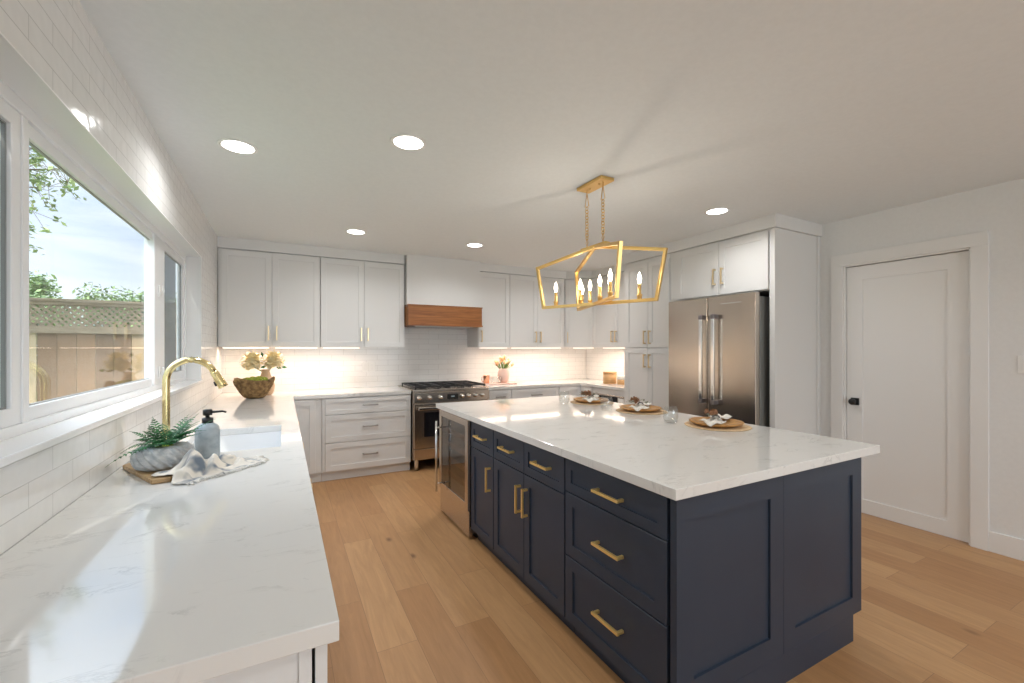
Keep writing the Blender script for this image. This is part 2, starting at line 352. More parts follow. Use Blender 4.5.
class MB:
    def __init__(s): s.bm = bmesh.new(); s.smooth = []
    def poly(s, pts, faces, smooth=False):
        v = [s.bm.verts.new(p) for p in pts]
        for f in faces:
            try:
                fc = s.bm.faces.new([v[i] for i in f]); fc.smooth = smooth
            except ValueError: pass
        return v
    def box(s, x0, x1, y0, y1, z0, z1):
        s.poly([(x0, y0, z0), (x1, y0, z0), (x1, y1, z0), (x0, y1, z0), (x0, y0, z1), (x1, y0, z1), (x1, y1, z1), (x0, y1, z1)],
               [(0, 3, 2, 1), (4, 5, 6, 7), (0, 1, 5, 4), (1, 2, 6, 5), (2, 3, 7, 6), (3, 0, 4, 7)])
        return s
    def prism(s, pts, z0, z1):
        n = len(pts)
        s.poly([(x, y, z0) for x, y in pts] + [(x, y, z1) for x, y in pts],
               [tuple(range(n))[::-1], tuple(range(n, 2 * n))] + [(i, (i + 1) % n, n + (i + 1) % n, n + i) for i in range(n)])
        return s
    def extr(s, pts, d):
        """closed 3-D polygon pts extruded by vector d"""
        n = len(pts); d = Vector(d); p = [Vector(q) for q in pts]
        s.poly(p + [q + d for q in p], [tuple(range(n))[::-1], tuple(range(n, 2 * n))] + [(i, (i + 1) % n, n + (i + 1) % n, n + i) for i in range(n)])
        return s
    def lathe(s, prof, c=(0, 0, 0), seg=28, twist=None, axis='Z'):
        """prof = [(r, z)...]"""
        rows = []
        for k, (r, z) in enumerate(prof):
            row = []
            if r < 1e-6:
                q = (0, 0, z); row = [q]
            else:
                for i in range(seg):
                    a = 2 * pi * i / seg; rr = r * (1 + (twist(a, z, k) if twist else 0)); row.append((rr * cos(a), rr * sin(a), z))
            rows.append(row)
        def ax(q):
            x, y, z = q
            if axis == 'Y': x, y, z = x, z, y
            if axis == 'X': x, y, z = z, y, x
            return s.bm.verts.new((c[0] + x, c[1] + y, c[2] + z))
        vr = [[ax(q) for q in row] for row in rows]
        for a, b in zip(vr, vr[1:]):
            for i in range(seg):
                j = (i + 1) % seg
                q = [a[i % len(a)], a[j % len(a)], b[j % len(b)], b[i % len(b)]]
                q = list(dict.fromkeys(q))
                if len(q) > 2:
                    try: s.bm.faces.new(q).smooth = True
                    except ValueError: pass
        return s
    def tube(s, pts, r, seg=10, cap=True, square=False):
        pts = [Vector(p) for p in pts]; n = len(pts); rs = r if isinstance(r, (list, tuple)) else [r] * n
        rings = []; up = None
        if square: seg = 4
        for i, p in enumerate(pts):
            t = (pts[min(i + 1, n - 1)] - pts[max(i - 1, 0)]).normalized()
            if up is None:
                up = Vector((0, 0, 1)) if abs(t.z) < .9 else Vector((1, 0, 0))
            a = t.cross(up)
            if a.length < 1e-5: a = t.cross(Vector((0, 1, 0)))
            a.normalize(); b = t.cross(a).normalized(); up = -b if False else up
            off = pi / 4 if square else 0; k = 1.414 if square else 1
            rings.append([s.bm.verts.new(p + (a * cos(off + 2 * pi * j / seg) + b * sin(off + 2 * pi * j / seg)) * rs[i] * k) for j in range(seg)])
        for A, B in zip(rings, rings[1:]):
            for j in range(seg):
                f = s.bm.faces.new([A[j], A[(j + 1) % seg], B[(j + 1) % seg], B[j]]); f.smooth = not square
        if cap:
            s.bm.faces.new(rings[0]); s.bm.faces.new(rings[-1][::-1])
        return s
    def ball(s, c, r, sz=1.0, sub=2):
        g = bmesh.ops.create_icosphere(s.bm, subdivisions=sub, radius=1)
        rr = r if isinstance(r, (list, tuple)) else (r, r, r * sz)
        for v in g['verts']:
            v.co = Vector((c[0] + v.co.x * rr[0], c[1] + v.co.y * rr[1], c[2] + v.co.z * rr[2]))
            for f in v.link_faces: f.smooth = True
        return s
    def torus(s, c, R, r, m=Matrix(), seg=20, ss=6, sx=1.0):
        pr = []
        for i in range(seg):
            a = 2 * pi * i / seg; row = []
            for j in range(ss):
                b = 2 * pi * j / ss; row.append(s.bm.verts.new(Vector(c) + m @ Vector(((R * sx + r * cos(b)) * cos(a), (R + r * cos(b)) * sin(a), r * sin(b)))))
            pr.append(row)
        for i in range(seg):
            for j in range(ss):
                f = s.bm.faces.new([pr[i][j], pr[(i + 1) % seg][j], pr[(i + 1) % seg][(j + 1) % ss], pr[i][(j + 1) % ss]]); f.smooth = True
        return s
    def shaker(s, w, h, t=.02, rail=.058, rec=.008, x=0, z=0, y=0, c=.0015):
        """a shaker front: outer size w x h, thickness t, front face at y - t, recessed middle"""
        yf = y - t
        def ring(i, yy): return [(x + i, yy, z + i), (x + w - i, yy, z + i), (x + w - i, yy, z + h - i), (x + i, yy, z + h - i)]
        r = min(rail, w * .3, h * .3)
        rs = [ring(0, y), ring(0, yf + c), ring(c, yf), ring(r, yf), ring(r + .001, yf + rec)]
        pts = [p for q in rs for p in q]; f = [(3, 2, 1, 0)]
        f[0] = (0, 1, 2, 3)[::-1]
        for k in range(4):
            for i in range(4):
                j = (i + 1) % 4; f.append((4 * k + i, 4 * k + j, 4 * k + 4 + j, 4 * k + 4 + i))
        f.append((16, 17, 18, 19)); s.poly(pts, f)
        return s
    def build(s, name, m, parent=None, bevel=0.0, solid=0.0, loc=None, rot=None, kind=None, label=None, sub=0):
        bmesh.ops.recalc_face_normals(s.bm, faces=s.bm.faces)
        me = bpy.data.meshes.new(name); s.bm.to_mesh(me); s.bm.free()
        if isinstance(m, str): m = M[m]
        me.materials.append(m)
        o = bpy.data.objects.new(name, me); COL.objects.link(o)
        if parent: o.parent = parent
        if loc: o.location = loc
        if rot: o.rotation_euler = rot
        if bevel:
            b = o.modifiers.new('bevel', 'BEVEL'); b.width = bevel; b.segments = 2; b.limit_method = 'ANGLE'; b.angle_limit = radians(40)
        if solid:
            b = o.modifiers.new('solid', 'SOLIDIFY'); b.thickness = solid
        if sub:
            b = o.modifiers.new('sub', 'SUBSURF'); b.levels = sub; b.render_levels = sub
        if kind: o['kind'] = kind
        if label: o['label'] = label
        return o

def copy_tree(o, parent=None):
    c = o.copy(); COL.objects.link(c); c.parent = parent
    for ch in [x for x in bpy.data.objects if x.parent == o and x.name != c.name]:
        copy_tree(ch, c)
    return c

def slab(axis, A, B, keep, t0, t1):
    """cells of the grid A x B for which keep(a, b) holds, extruded t0..t1 along axis (closed manifold)"""
    mb = MB(); bm = mb.bm; vs = {}
    def P(a, b, t): return {'X': (t, a, b), 'Y': (a, t, b), 'Z': (a, b, t)}[axis]
    def V(i, j, t):
        k = (i, j, t)
        if k not in vs: vs[k] = bm.verts.new(P(A[i], B[j], t))
        return vs[k]
    K = [[0 <= i < len(A) - 1 and 0 <= j < len(B) - 1 and keep((A[i] + A[i + 1]) / 2, (B[j] + B[j + 1]) / 2) for j in range(len(B))] for i in range(len(A))]
    def k(i, j): return 0 <= i < len(A) - 1 and 0 <= j < len(B) - 1 and K[i][j]
    for i in range(len(A) - 1):
        for j in range(len(B) - 1):
            if not K[i][j]: continue
            for t in (t0, t1): bm.faces.new([V(i, j, t), V(i + 1, j, t), V(i + 1, j + 1, t), V(i, j + 1, t)])
            for (di, dj, a, b) in ((-1, 0, (i, j), (i, j + 1)), (1, 0, (i + 1, j), (i + 1, j + 1)), (0, -1, (i, j), (i + 1, j)), (0, 1, (i, j + 1), (i + 1, j + 1))):
                if not k(i + di, j + dj):
                    bm.faces.new([V(*a, t0), V(*b, t0), V(*b, t1), V(*a, t1)])
    return mb

def struct(o): o['kind'] = 'structure'; return o

# ------------------------------------------------------------------ the setting
struct(MB().box(XL - .2, XR + .2, YR - .2, YB + .2, -.12, 0).build('floor', 'floor'))
struct(MB().box(XL - .2, XR + .2, YR - .2, YB + .2, H, H + .2).build('ceiling', 'ceil'))
WY0, WY1, WZ0, WZ1 = .85, 4.216, 1.13, 2.13
XO = XL - .155
struct(slab('X', [YR, WY0, WY1, YB + .2], [0, WZ0, WZ1, H], lambda a, b: not (WY0 < a < WY1 and WZ0 < b < WZ1), XO, XL).build('wall_left', 'tileL'))
struct(MB().box(XL, XR, YB, YB + .2, 0, H).build('wall_back', 'tileB'))
DY0, DY1, DZ = 1.180, 1.955, 2.105
struct(slab('X', [YR, DY0, DY1, YB], [0, DZ, H], lambda a, b: not (DY0 < a < DY1 and b < DZ), XR, XR + .14).build('wall_right', 'wall'))
struct(MB().box(XR - .004, XR, 3.96, YB, CT, 1.42).build('wall_right_backsplash', 'tileR'))
struct(slab('Y', [XL, .2, 3.8, XR], [0, 2.3, H], lambda a, b: not (.2 < a < 3.8 and b < 2.3), YR - .14, YR).build('wall_rear', 'wall'))
# sliding glass doors added to the unseen rear wall to let light in
d2 = struct(MB().box(.2, 3.8, YR - .10, YR - .04, 0, .05).box(.2, 3.8, YR - .10, YR - .04, 2.24, 2.3).box(.2, .26, YR - .1, YR - .04, .05, 2.24)
            .box(3.74, 3.8, YR - .1, YR - .04, .05, 2.24).box(1.96, 2.04, YR - .1, YR - .04, .05, 2.24).build('door_2', 'vinyl', bevel=.002))
MB().box(.26, 1.96, YR - .075, YR - .069, .05, 2.24).build('door_glass', 'glass', d2)
MB().box(2.04, 3.74, YR - .075, YR - .069, .05, 2.24).build('door_glass', 'glass', d2)
struct(MB().box(-1.2, 4.6, YR - 3.2, YR - .2, 2.62, 2.74).build('added_sun_blocker', 'trim'))  # unseen slab added to keep the sun out of the rear doors
# reveal lining of the kitchen window
XF = XL - .095
lin = slab('X', [WY0, WY0 + .006, WY1 - .006, WY1], [WZ0, WZ0 + .006, WZ1 - .006, WZ1],
           lambda a, b: not (WY0 + .006 < a < WY1 - .006 and WZ0 + .006 < b < WZ1 - .006), XF, XL + .003)
struct(lin.build('trim_1', 'trim', bevel=.001))

def frame(y0, y1, z0, z1, w, x0, x1):
    return slab('X', [y0, y0 + w, y1 - w, y1], [z0, z0 + w, z1 - w, z1], lambda a, b: not (y0 + w < a < y1 - w and z0 + w < b < z1 - w), x0, x1)
win = struct(frame(WY0, WY1, WZ0, WZ1, .045, XO + .005, XF).build('window_1', 'vinyl', bevel=.002))
for ya, yb in ((1.80, 1.832), (3.27, 3.49)):
    MB().box(XO + .01, XF - .002, ya, yb, WZ0 + .045, WZ1 - .045).build('mullion', 'vinyl', win, bevel=.003)
# fixed centre pane with its glazing bead, sliding sashes either side
frame(1.822, 3.325, WZ0 + .045, WZ1 - .045, .042, XF - .04, XF - .012).build('glazing_bead', 'vinyl', win, bevel=.002)
MB().box(XF - .032, XF - .026, 1.863, 3.284, WZ0 + .086, WZ1 - .086).build('glass_pane', 'glass', win)
frame(1.860, 3.287, WZ0 + .083, WZ1 - .083, .008, XF - .0335, XF - .0245).build('gasket', 'steelside', win)
for y0, y1 in ((WY0 + .045, 1.80), (3.49, WY1 - .045)):
    sa = frame(y0, y1, WZ0 + .045, WZ1 - .045, .05, XF - .035, XF - .006).build('sash', 'vinyl', win, bevel=.003)
    MB().box(XF - .024, XF - .018, y0 + .05, y1 - .05, WZ0 + .095, WZ1 - .095).build('glass_pane', 'glass', sa)
    frame(y0 + .046, y1 - .046, WZ0 + .091, WZ1 - .091, .009, XF - .0255, XF - .0165).build('gasket', 'steelside', sa)
    MB().box(XF - .058, XF - .056, y0 + .02, y1 - .02, WZ0 + .06, WZ1 - .06).build('insect_screen', 'screen', sa)
for z in (1.40 - .15, 1.40 + .35):
    lk = MB().box(XF - .001, XF + .006, 3.355, 3.405, z - .035, z + .035).build('window_latch', 'whiteplastic', win, bevel=.002)
    MB().tube([(XF + .006, 3.38, z - .02), (XF + .022, 3.37, z), (XF + .020, 3.365, z + .03)], [.007, .007, .005]).build('latch_lever', 'whiteplastic', lk)
# quartz sill
sl = tag(MB().box(XF - .0, XL + .016, WY0 + .002, WY1 - .008, WZ0 - .006, WZ0 + .016).build('window_sill', 'fireclay', bevel=.003),
    'white quartz ledge under the long window', 'window sill'); sl['kind'] = 'structure'

# right wall door, casing, baseboard
cs = MB(); cw = .095
cs.box(XR - .018, XR, DY0 - cw, DY0 - .006, 0, DZ + .006); cs.box(XR - .018, XR, DY1 + .006, DY1 + cw, 0, DZ + .006)
cs.box(XR - .020, XR, DY0 - cw, DY1 + cw, DZ + .006, DZ + .006 + .095)
struct(cs.build('trim_2', 'trim', bevel=.0015))
jb = MB(); jb.box(XR - .002, XR + .13, DY0 - .012, DY0 + .006, 0, DZ); jb.box(XR - .002, XR + .13, DY1 - .006, DY1 + .012, 0, DZ)
jb.box(XR - .002, XR + .13, DY0 - .012, DY1 + .012, DZ - .006, DZ + .012); jb.box(XR + .064, XR + .075, DY0, DY1 , DZ - .02, DZ)
struct(jb.build('trim_3', 'trim', bevel=.001))
dr = MB(); dr.shaker(DY1 - DY0 - .018, DZ - .02, .04, .115, .009)
door = struct(dr.build('door_1', 'trim', loc=(XR + .062, DY1 - .009, .008), rot=(0, 0, -pi / 2)))
kn = MB(); kn.box(.032, .092, -.048, -.0395, .905, .965); kn.build('knob_rosette', 'black', door, bevel=.002)
MB().lathe([(.011, -.040), (.011, -.072), (.022, -.078), (.027, -.086), (.027, -.096), (.022, -.104), (0, -.106)], (.062, 0, .935), 20, axis='Y').build('door_knob', 'black', door)
bbm = MB(); bbm.box(XR - .014, XR, YR, DY0 - cw, 0, .14)
struct(bbm.build('baseboard_right', 'trim', bevel=.003))
struct(MB().box(XL, XL + .014, YR, .82, 0, .14).build('baseboard_left', 'trim', bevel=.003))
# crown band above the tall and wall units, up to the ceiling
YU, XU = 5.2, 3.95            # fronts of the wall cabinets
ZU0, ZU1 = 1.41, 2.405
cr_pts = [(XL, YU - .022), (1.288, YU - .022), (1.288, YB - .004), (2.248, YB - .004), (2.248, YU - .022), (3.640, YU - .022), (3.928, 4.945), (3.928, 3.965), (3.602, 3.965), (3.602, 2.128),
          (XR, 2.128), (XR, YB), (XL, YB)]
struct(MB().prism(cr_pts, ZU1 + .002, H).build('trim_4', 'cab', bevel=.001))

# ------------------------------------------------------------------ handles
def bar_handle(L, vertical, s=.0055, out=.032):
    """bar at local origin centre, projecting to -y"""
    mb = MB(); h = L / 2
    if vertical:
        mb.box(-s, s, -out - s, -out + s, -h, h)
        for k in (-1, 1): mb.box(-s, s, -out + s, 0, k * (h - .008) - s * 1.0, k * (h - .008) + s * 1.0)
    else:
        mb.box(-h, h, -out - s, -out + s, -s, s)
        for k in (-1, 1): mb.box(k * (h - .008) - s, k * (h - .008) + s, -out + s, 0, -s, s)
    return mb

def cabinet(name, label, cat, loc, rz, w, d, z0, z1, fronts, m='cab', hm='palegold', group=None, toe=0.0, body_top=None, rail=.058, left_gap=0, hs=.0065):
    """origin at the floor, front left corner; the carcass goes back to +y, the fronts stand out to -y.
    fronts: (kind, x0, x1, z0, z1, handle) with handle None | ('v', x, z, L) | ('h', x, z, L)"""
    t = thing(name, label, cat, loc, rz, group)
    zb = z0 + toe
    MB().box(.001, w - .001, 0, d, zb, body_top or z1).build('carcass', m, t, bevel=.0008)
    if toe: MB().box(.001, w - .001, .035, .055, z0, zb - .0005).build('toe_kick', m, t)
    for kind, a, b, c, e, hd in fronts:
        dn = MB().shaker(b - a, e - c, .020, rail if (e - c) > .2 else min(rail, .045), .008).build(kind, m, t, loc=(a, -.0015, c))
        if hd:
            o, hx, hz, L = hd
            bar_handle(L, o == 'v', hs).build('handle', hm, dn, bevel=.001, loc=(hx - a, -.020, hz - c))
    return t

g = .0015
# ---- wall cabinets, back wall
def wall_unit(x0, x1, splits, handles, label, group='white wall cabinets on the back wall'):
    fr = []
    for (a, b), h in zip(zip(splits, splits[1:]), handles):
        fr.append(('door', a - x0 + g, b - x0 - g, ZU0, ZU1 - .012, ('v', h - x0, 1.555, .15) if h is not None else None))
    return cabinet('wall_cabinet', label, 'cabinet', (x0, YU, 0), 0, x1 - x0, YB - YU - .002, ZU0, ZU1, fr, group=group)
wall_unit(XL + .003, .359, [-.553, -.104, .357], [-.136, -.060], 'white double wall cabinet in the corner beside the window, above the nest bowl')
wall_unit(.361, 1.288, [.363, .822, 1.286], [.788, .862], 'white double wall cabinet left of the wood-trimmed range hood')
wall_unit(2.247, 2.713, [2.250, 2.713], [2.290], 'white single-door wall cabinet right of the range hood')
wall_unit(2.715, 3.631, [2.717, 3.155, 3.607], [3.117, 3.193], 'white double wall cabinet above the vase of tulips')
# ---- diagonal corner unit
t = thing('corner_wall_cabinet', 'white diagonal wall cabinet in the corner right of the tulip vase', 'cabinet', (3.635, YU, 0), 0)
MB().prism([(0, 0), (3.95 - 3.635, 4.95 - YU), (XR - .006 - 3.635, 4.95 - YU), (XR - .006 - 3.635, YB - YU - .002), (0, YB - YU - .002)], ZU0, ZU1).build('carcass', 'cab', t)
dw = math.hypot(.315, .25)
dn = MB().shaker(dw - .012, ZU1 - .012 - ZU0).build('door', 'cab', t, loc=(.006 * .78, -.006 * .62, ZU0), rot=(0, 0, math.atan2(-.25, .315)))
bar_handle(.15, True).build('handle', 'palegold', dn, bevel=.001, loc=(.035, -.02, 1.555 - ZU0))
# ---- wall cabinet on the right wall, between the corner and the pantry
cabinet('wall_cabinet', 'white double wall cabinet above the bamboo canister, beside the tall pantry', 'cabinet', (XU, 4.947, 0), -pi / 2, .98, XR - XU - .006, ZU0, ZU1,
        [('door', .003, .475, ZU0, ZU1 - .012, ('v', .44, 1.555, .15)), ('door', .478, .977, ZU0, ZU1 - .012, ('v', .515, 1.555, .15))])
# ---- pantry and fridge housing
XP = 3.635
PT = H - .112
cabinet('pantry_cabinet', 'tall white four-door pantry cabinet beside the stainless refrigerator', 'cabinet', (XP, 3.962, 0), -pi / 2, .70, XR - XP - .003, 0, ZU1,
        [('door', .040, .400, 1.408, 2.36, ('v', .365, 1.52, .15)), ('door', .404, .697, 1.408, 2.36, ('v', .440, 1.52, .15)),
         ('door', .040, .400, .115, 1.400, ('v', .365, 1.255, .15)), ('door', .404, .697, .115, 1.400, ('v', .440, 1.255, .15))], toe=.11)
fh = thing('refrigerator_surround', 'white tall panel enclosing the refrigerator on its near side', 'panel', (XP - .012, 2.15, 0), 0)
MB().box(0, XR - XP + .012 - .001, 0, .045, 0, ZU1).build('side_panel', 'cab', fh, bevel=.001)
MB().box(XR - XP + .012 - .05, XR - XP + .012 - .001, -.008, -.0005, 0, ZU1).build('scribe_strip', 'cab', fh, bevel=.001)
cabinet('wall_cabinet', 'white double cabinet above the stainless refrigerator', 'cabinet', (XP, 3.258, 0), -pi / 2, 1.06, XR - XP - .003, 1.89, ZU1,
        [('door', .095, .584, 1.898, 2.385, ('v', .550, 2.07, .15)), ('door', .588, 1.054, 1.898, 2.385, ('v', .632, 2.07, .15))])

# ---- range hood
hd = thing('range_hood', 'white boxed range hood with a walnut band above the cooker', 'range hood', (1.295, YB, 0), 0)
MB().box(.004, .948, 5.10 - YB, -.002, 1.90, H - .001).build('hood_box', 'cab', hd, bevel=.001)
w_ = MB(); w_.box(.004, .948, 5.045 - YB, -.002, 1.685, 1.905)
w_.build('wood_band', 'hood', hd, bevel=.002)
w_ = MB(); w_.box(0, .954, 5.035 - YB, -.002, 1.905, 1.917); w_.box(0, .954, 5.035 - YB, -.002, 1.669, 1.685)
w_.build('wood_moulding', 'hood', hd, bevel=.002)
MB().box(.1, .85, 5.12 - YB, -.06, 1.660, 1.6688).build('hood_filter', 'greymetal', hd, bevel=.001)

# ---- base cabinets, back wall
YBC = 4.897
cabinet('corner_base_cabinet', 'white blind corner base cabinet beside the three drawers', 'cabinet', (.06, YBC, 0), 0, .295, YB - YBC - .002, 0, CB,
        [('door', .012, .235, .105, .868, None)], toe=.10)
cabinet('drawer_cabinet', 'white three-drawer base cabinet left of the range cooker', 'cabinet', (.357, YBC, 0), 0, .930, YB - YBC - .002, 0, CB,
        [('drawer', .03, .925, .700, .868, ('h', .48, .785, .16)), ('drawer', .03, .925, .405, .695, ('h', .48, .555, .16)), ('drawer', .03, .925, .105, .400, ('h', .48, .255, .16))],
        hm='greymetal', toe=.10)
cabinet('base_cabinet', 'narrow white base cabinet right of the range cooker', 'cabinet', (2.24, YBC, 0), 0, .34, YB - YBC - .002, 0, CB,
        [('drawer', .008, .335, .70, .868, ('h', .175, .785, .13)), ('door', .008, .335, .105, .695, ('v', .04, .60, .13))], hm='greymetal', toe=.10)
cabinet('base_cabinet', 'wide white base cabinet below the vase of tulips', 'cabinet', (2.582, YBC, 0), 0, .73, YB - YBC - .002, 0, CB,
        [('drawer', .008, .722, .70, .868, ('h', .365, .785, .16)), ('door', .008, .363, .105, .695, ('v', .33, .60, .13)), ('door', .367, .722, .105, .695, ('v', .40, .60, .13))], hm='greymetal', toe=.10)
t = thing('corner_base_cabinet', 'white L-shaped corner base cabinet between the tulip vase and the built-in microwave', 'cabinet', (3.314, YBC, 0), 0)
MB().prism([(0, 0), (.38, 0), (.38, -.26), (XR - .003 - 3.314, -.26), (XR - .003 - 3.314, YB - YBC - .002), (0, YB - YBC - .002)], .10, CB).build('carcass', 'cab', t)
MB().shaker(.352, .763).build('door', 'cab', t, loc=(.005, -.0015, .105))
MB().shaker(.252, .763).build('door', 'cab', t, loc=(.3785, -.004, .105), rot=(0, 0, -pi / 2))
# ---- built-in microwave drawer on the right wall leg
t = thing('microwave', 'built-in stainless microwave drawer under the right-hand worktop', 'microwave', (3.694, 4.635, 0), -pi / 2)
MB().box(.002, .668, .0, XR - 3.694 - .003, .10, CB).build('housing', 'cab', t)
MB().box(.01, .66, -.016, 0, .42, .80).build('face', 'steel', t, bevel=.002)
MB().box(.03, .50, -.020, -.0165, .47, .785).build('glass_front', 'darkglass', t, bevel=.002)
MB().box(.52, .62, -.020, -.0165, .69, .775).build('control_pad', 'whiteplastic', t, bevel=.002)
MB().shaker(.655, .305).build('drawer', 'cab', t, loc=(.006, -.0015, .105))

# ---- worktops
def q(o): return o
tag(slab('Z', [XL + .001, -.44, -.01, XC, 1.286], [.8175, 2.40, 3.07, YC, YB - .001],
     lambda a, b: (a < XC or b > YC) and not (-.44 < a < -.01 and 2.40 < b < 3.07), CB, CT).build('countertop', 'quartz', bevel=.002),
    'white veined quartz worktop with the sink, under the window', 'countertop')
tag(slab('Z', [2.238, 3.66, XR - .006], [3.966, YC, YB - .001], lambda a, b: b > YC or a > 3.66, CB, CT).build('countertop', 'quartz', bevel=.002),
    'white quartz worktop in the far corner right of the range cooker', 'countertop')
tag(MB().box(1.181, 2.620, 1.036, 3.649, CB - .002, CT).build('countertop', 'quartz', bevel=.002),
    'large white quartz worktop on the navy island', 'countertop')

# ---- left run under the window (fronts face the room, +X)
LX = .045
def left_unit(y0, y1, label, fr, name='base_cabinet', bt=None, hm='palegold'):
    w = y1 - y0
    return cabinet(name, label, 'cabinet', (LX, y0, 0), pi / 2, w, LX - XL - .003, 0, CB, fr, toe=.10, body_top=bt, hm=hm)
end = cabinet('base_cabinet', 'white base cabinet at the near end of the window worktop', 'cabinet', (LX, .868, 0), pi / 2, .75, LX - XL - .003, 0, CB,
        [('door', -.02, .36, .105, .868, None), ('door', .364, .745, .105, .868, None)], toe=.10)
for ch in [x for x in bpy.data.objects if x.parent == end and x.name.startswith('door')]: ch.location.y = -.006
ep = thing('end_panel', 'white shaker end panel closing the near end of the window cabinets', 'panel', (XL + .003, .867, 0), 0)
MB().box(0, LX - XL - .003, -.018, -.0005, 0, CB).build('panel_board', 'cab', ep, bevel=.001)
MB().box(LX - XL - .024, LX - XL - .003, -.024, -.0185, 0, CB).build('edge_strip', 'cab', ep, bevel=.001)
left_unit(1.62, 2.318, 'white base cabinet below the fern bowl', [('door', .004, .347, .105, .868, ('v', .31, .78, .13)), ('door', .351, .694, .105, .868, ('v', .39, .78, .13))])
left_unit(2.32, 3.18, 'white sink base cabinet under the window', [('door', .004, .428, .105, .868, ('v', .39, .78, .13)), ('door', .432, .856, .105, .868, ('v', .47, .78, .13))], name='sink_cabinet', bt=.60)
left_unit(3.182, 4.0, 'white two-door base cabinet between the sink and the corner', [('door', .004, .407, .105, .868, ('v', .37, .78, .13)), ('door', .411, .814, .105, .868, ('v', .45, .78, .13))])
left_unit(4.002, 4.87, 'white base cabinet in the corner under the nest bowl', [('door', .004, .80, .105, .868, ('v', .05, .78, .13))])

# ---- island
IX = 1.225
def island_unit(y0, y1, label, fr, name='base_cabinet', d=.60):
    # y runs away from the camera; local x runs towards it
    return cabinet(name, label, 'cabinet', (IX, y1, 0), -pi / 2, y1 - y0, d, 0, CB - .002, fr, m='navy', hm='handlegold', toe=.085, hs=.006)
def bx(y, y1): return y1 - y
Y1 = 1.724
island_unit(1.084, Y1, 'navy three-drawer island cabinet nearest the camera',
            [('drawer', .004, .628, .712, .865, ('h', .33, .787, .165)), ('drawer', .004, .628, .408, .706, ('h', .33, .560, .165)), ('drawer', .004, .628, .090, .402, ('h', .33, .262, .165))],
            name='drawer_cabinet')
island_unit(1.726, 2.526, 'navy island cabinet with two small drawers over paired doors',
            [('drawer', .004, .398, .690, .865, ('h', .21, .785, .16)), ('drawer', .402, .796, .690, .865, ('h', .21 + .398, .785, .16)),
             ('door', .004, .398, .090, .684, ('v', .362, .535, .16)), ('door', .402, .796, .090, .684, ('v', .438, .535, .16))])
island_unit(2.528, 2.905, 'narrow navy island cabinet beside the wine cooler',
            [('drawer', .004, .373, .690, .865, ('h', .20, .785, .16)), ('door', .004, .373, .090, .684, ('v', .332, .535, .16))])
# end panel facing the camera (front row), then the rear row with its own panel
ip = thing('end_panel', 'navy two-panel shaker end of the island facing the camera', 'panel', (1.207, 1.083, 0), 0)
MB().shaker(.631, CB - .003 - .125, .028, .09, .009, z=.125, c=.0004).build('panel_board', 'navy', ip)
MB().shaker(.640, CB - .003 - .125, .028, .082, .009, x=.6325, z=.125, c=.0004).build('panel_board', 'navy', ip)
MB().box(0, .6325 + .640 - .077, -.028, 0, 0, .1248).build('base_board', 'navy', ip)
t = thing('base_cabinet', 'navy back half of the island facing the door, with a toe recess', 'cabinet', (2.4795, 1.084, 0), pi / 2)
MB().box(0, 2.53, 0, .64, .115, CB - .002).build('carcass', 'navy', t, bevel=.0008)
MB().box(.0, 2.53, .077, .64, 0, .1145).build('toe_kick', 'navy', t)
for k in range(4):
    MB().shaker(.626, .745, .02, .058).build('door', 'navy', t, loc=(.003 + k * .632, -.0015, .122))

# ---- wine cooler
wc = thing('wine_cooler', 'stainless wine cooler with a glass door at the far end of the island', 'wine cooler', (IX, 3.555, 0), -pi / 2)
W = .645
sh = MB(); sh.box(.003, W, .0, .02, .10, .870); sh = MB()
sh.box(.003, .018, 0, .58, .10, .870); sh.box(W - .018, W - .003, 0, .58, .10, .870); sh.box(.018, W - .018, .0, .58, .10, .115); sh.box(.018, W - .018, 0, .58, .855, .870)
sh.box(.018, W - .018, .56, .58, .115, .855); sh.build('cabinet_shell', 'black', wc)
dfm = slab('Y', [.003, .055, W - .055, W - .003], [.215, .265, .825, .872], lambda a, b: not (.055 < a < W - .055 and .265 < b < .825), -.045, -.003)
dfm.build('door_frame', 'steel', wc, bevel=.002)
MB().box(.055, W - .055, -.040, -.034, .265, .825).build('door_glass', 'cooler', wc)
for z in (.34, .46, .58, .70):
    sf = MB()
    for k in range(6): sf.tube([(.03, .06 + k * .09, z), (W - .03, .06 + k * .09, z)], .003, 6)
    sf.build('wire_shelf', 'chrome', wc)
    MB().box(.022, W - .022, .012, .030, z - .018, z + .018).build('shelf_front', 'bamboo', wc, bevel=.002)
MB().box(.003, W - .003, -.035, -.003, .022, .208).build('vent_grille', 'steel', wc, bevel=.002)
MB().box(.02, W - .02, .03, .50, 0, .0995).build('plinth', 'black', wc)
hn = MB(); hn.tube([(.085, -.098, .205), (.085, -.098, .790)], .009, 12); hn.tube([(.085, -.098, .27), (.085, -.044, .27)], .006, 8); hn.tube([(.085, -.098, .735), (.085, -.044, .735)], .006, 8)
hn.build('handle', 'chrome', wc)

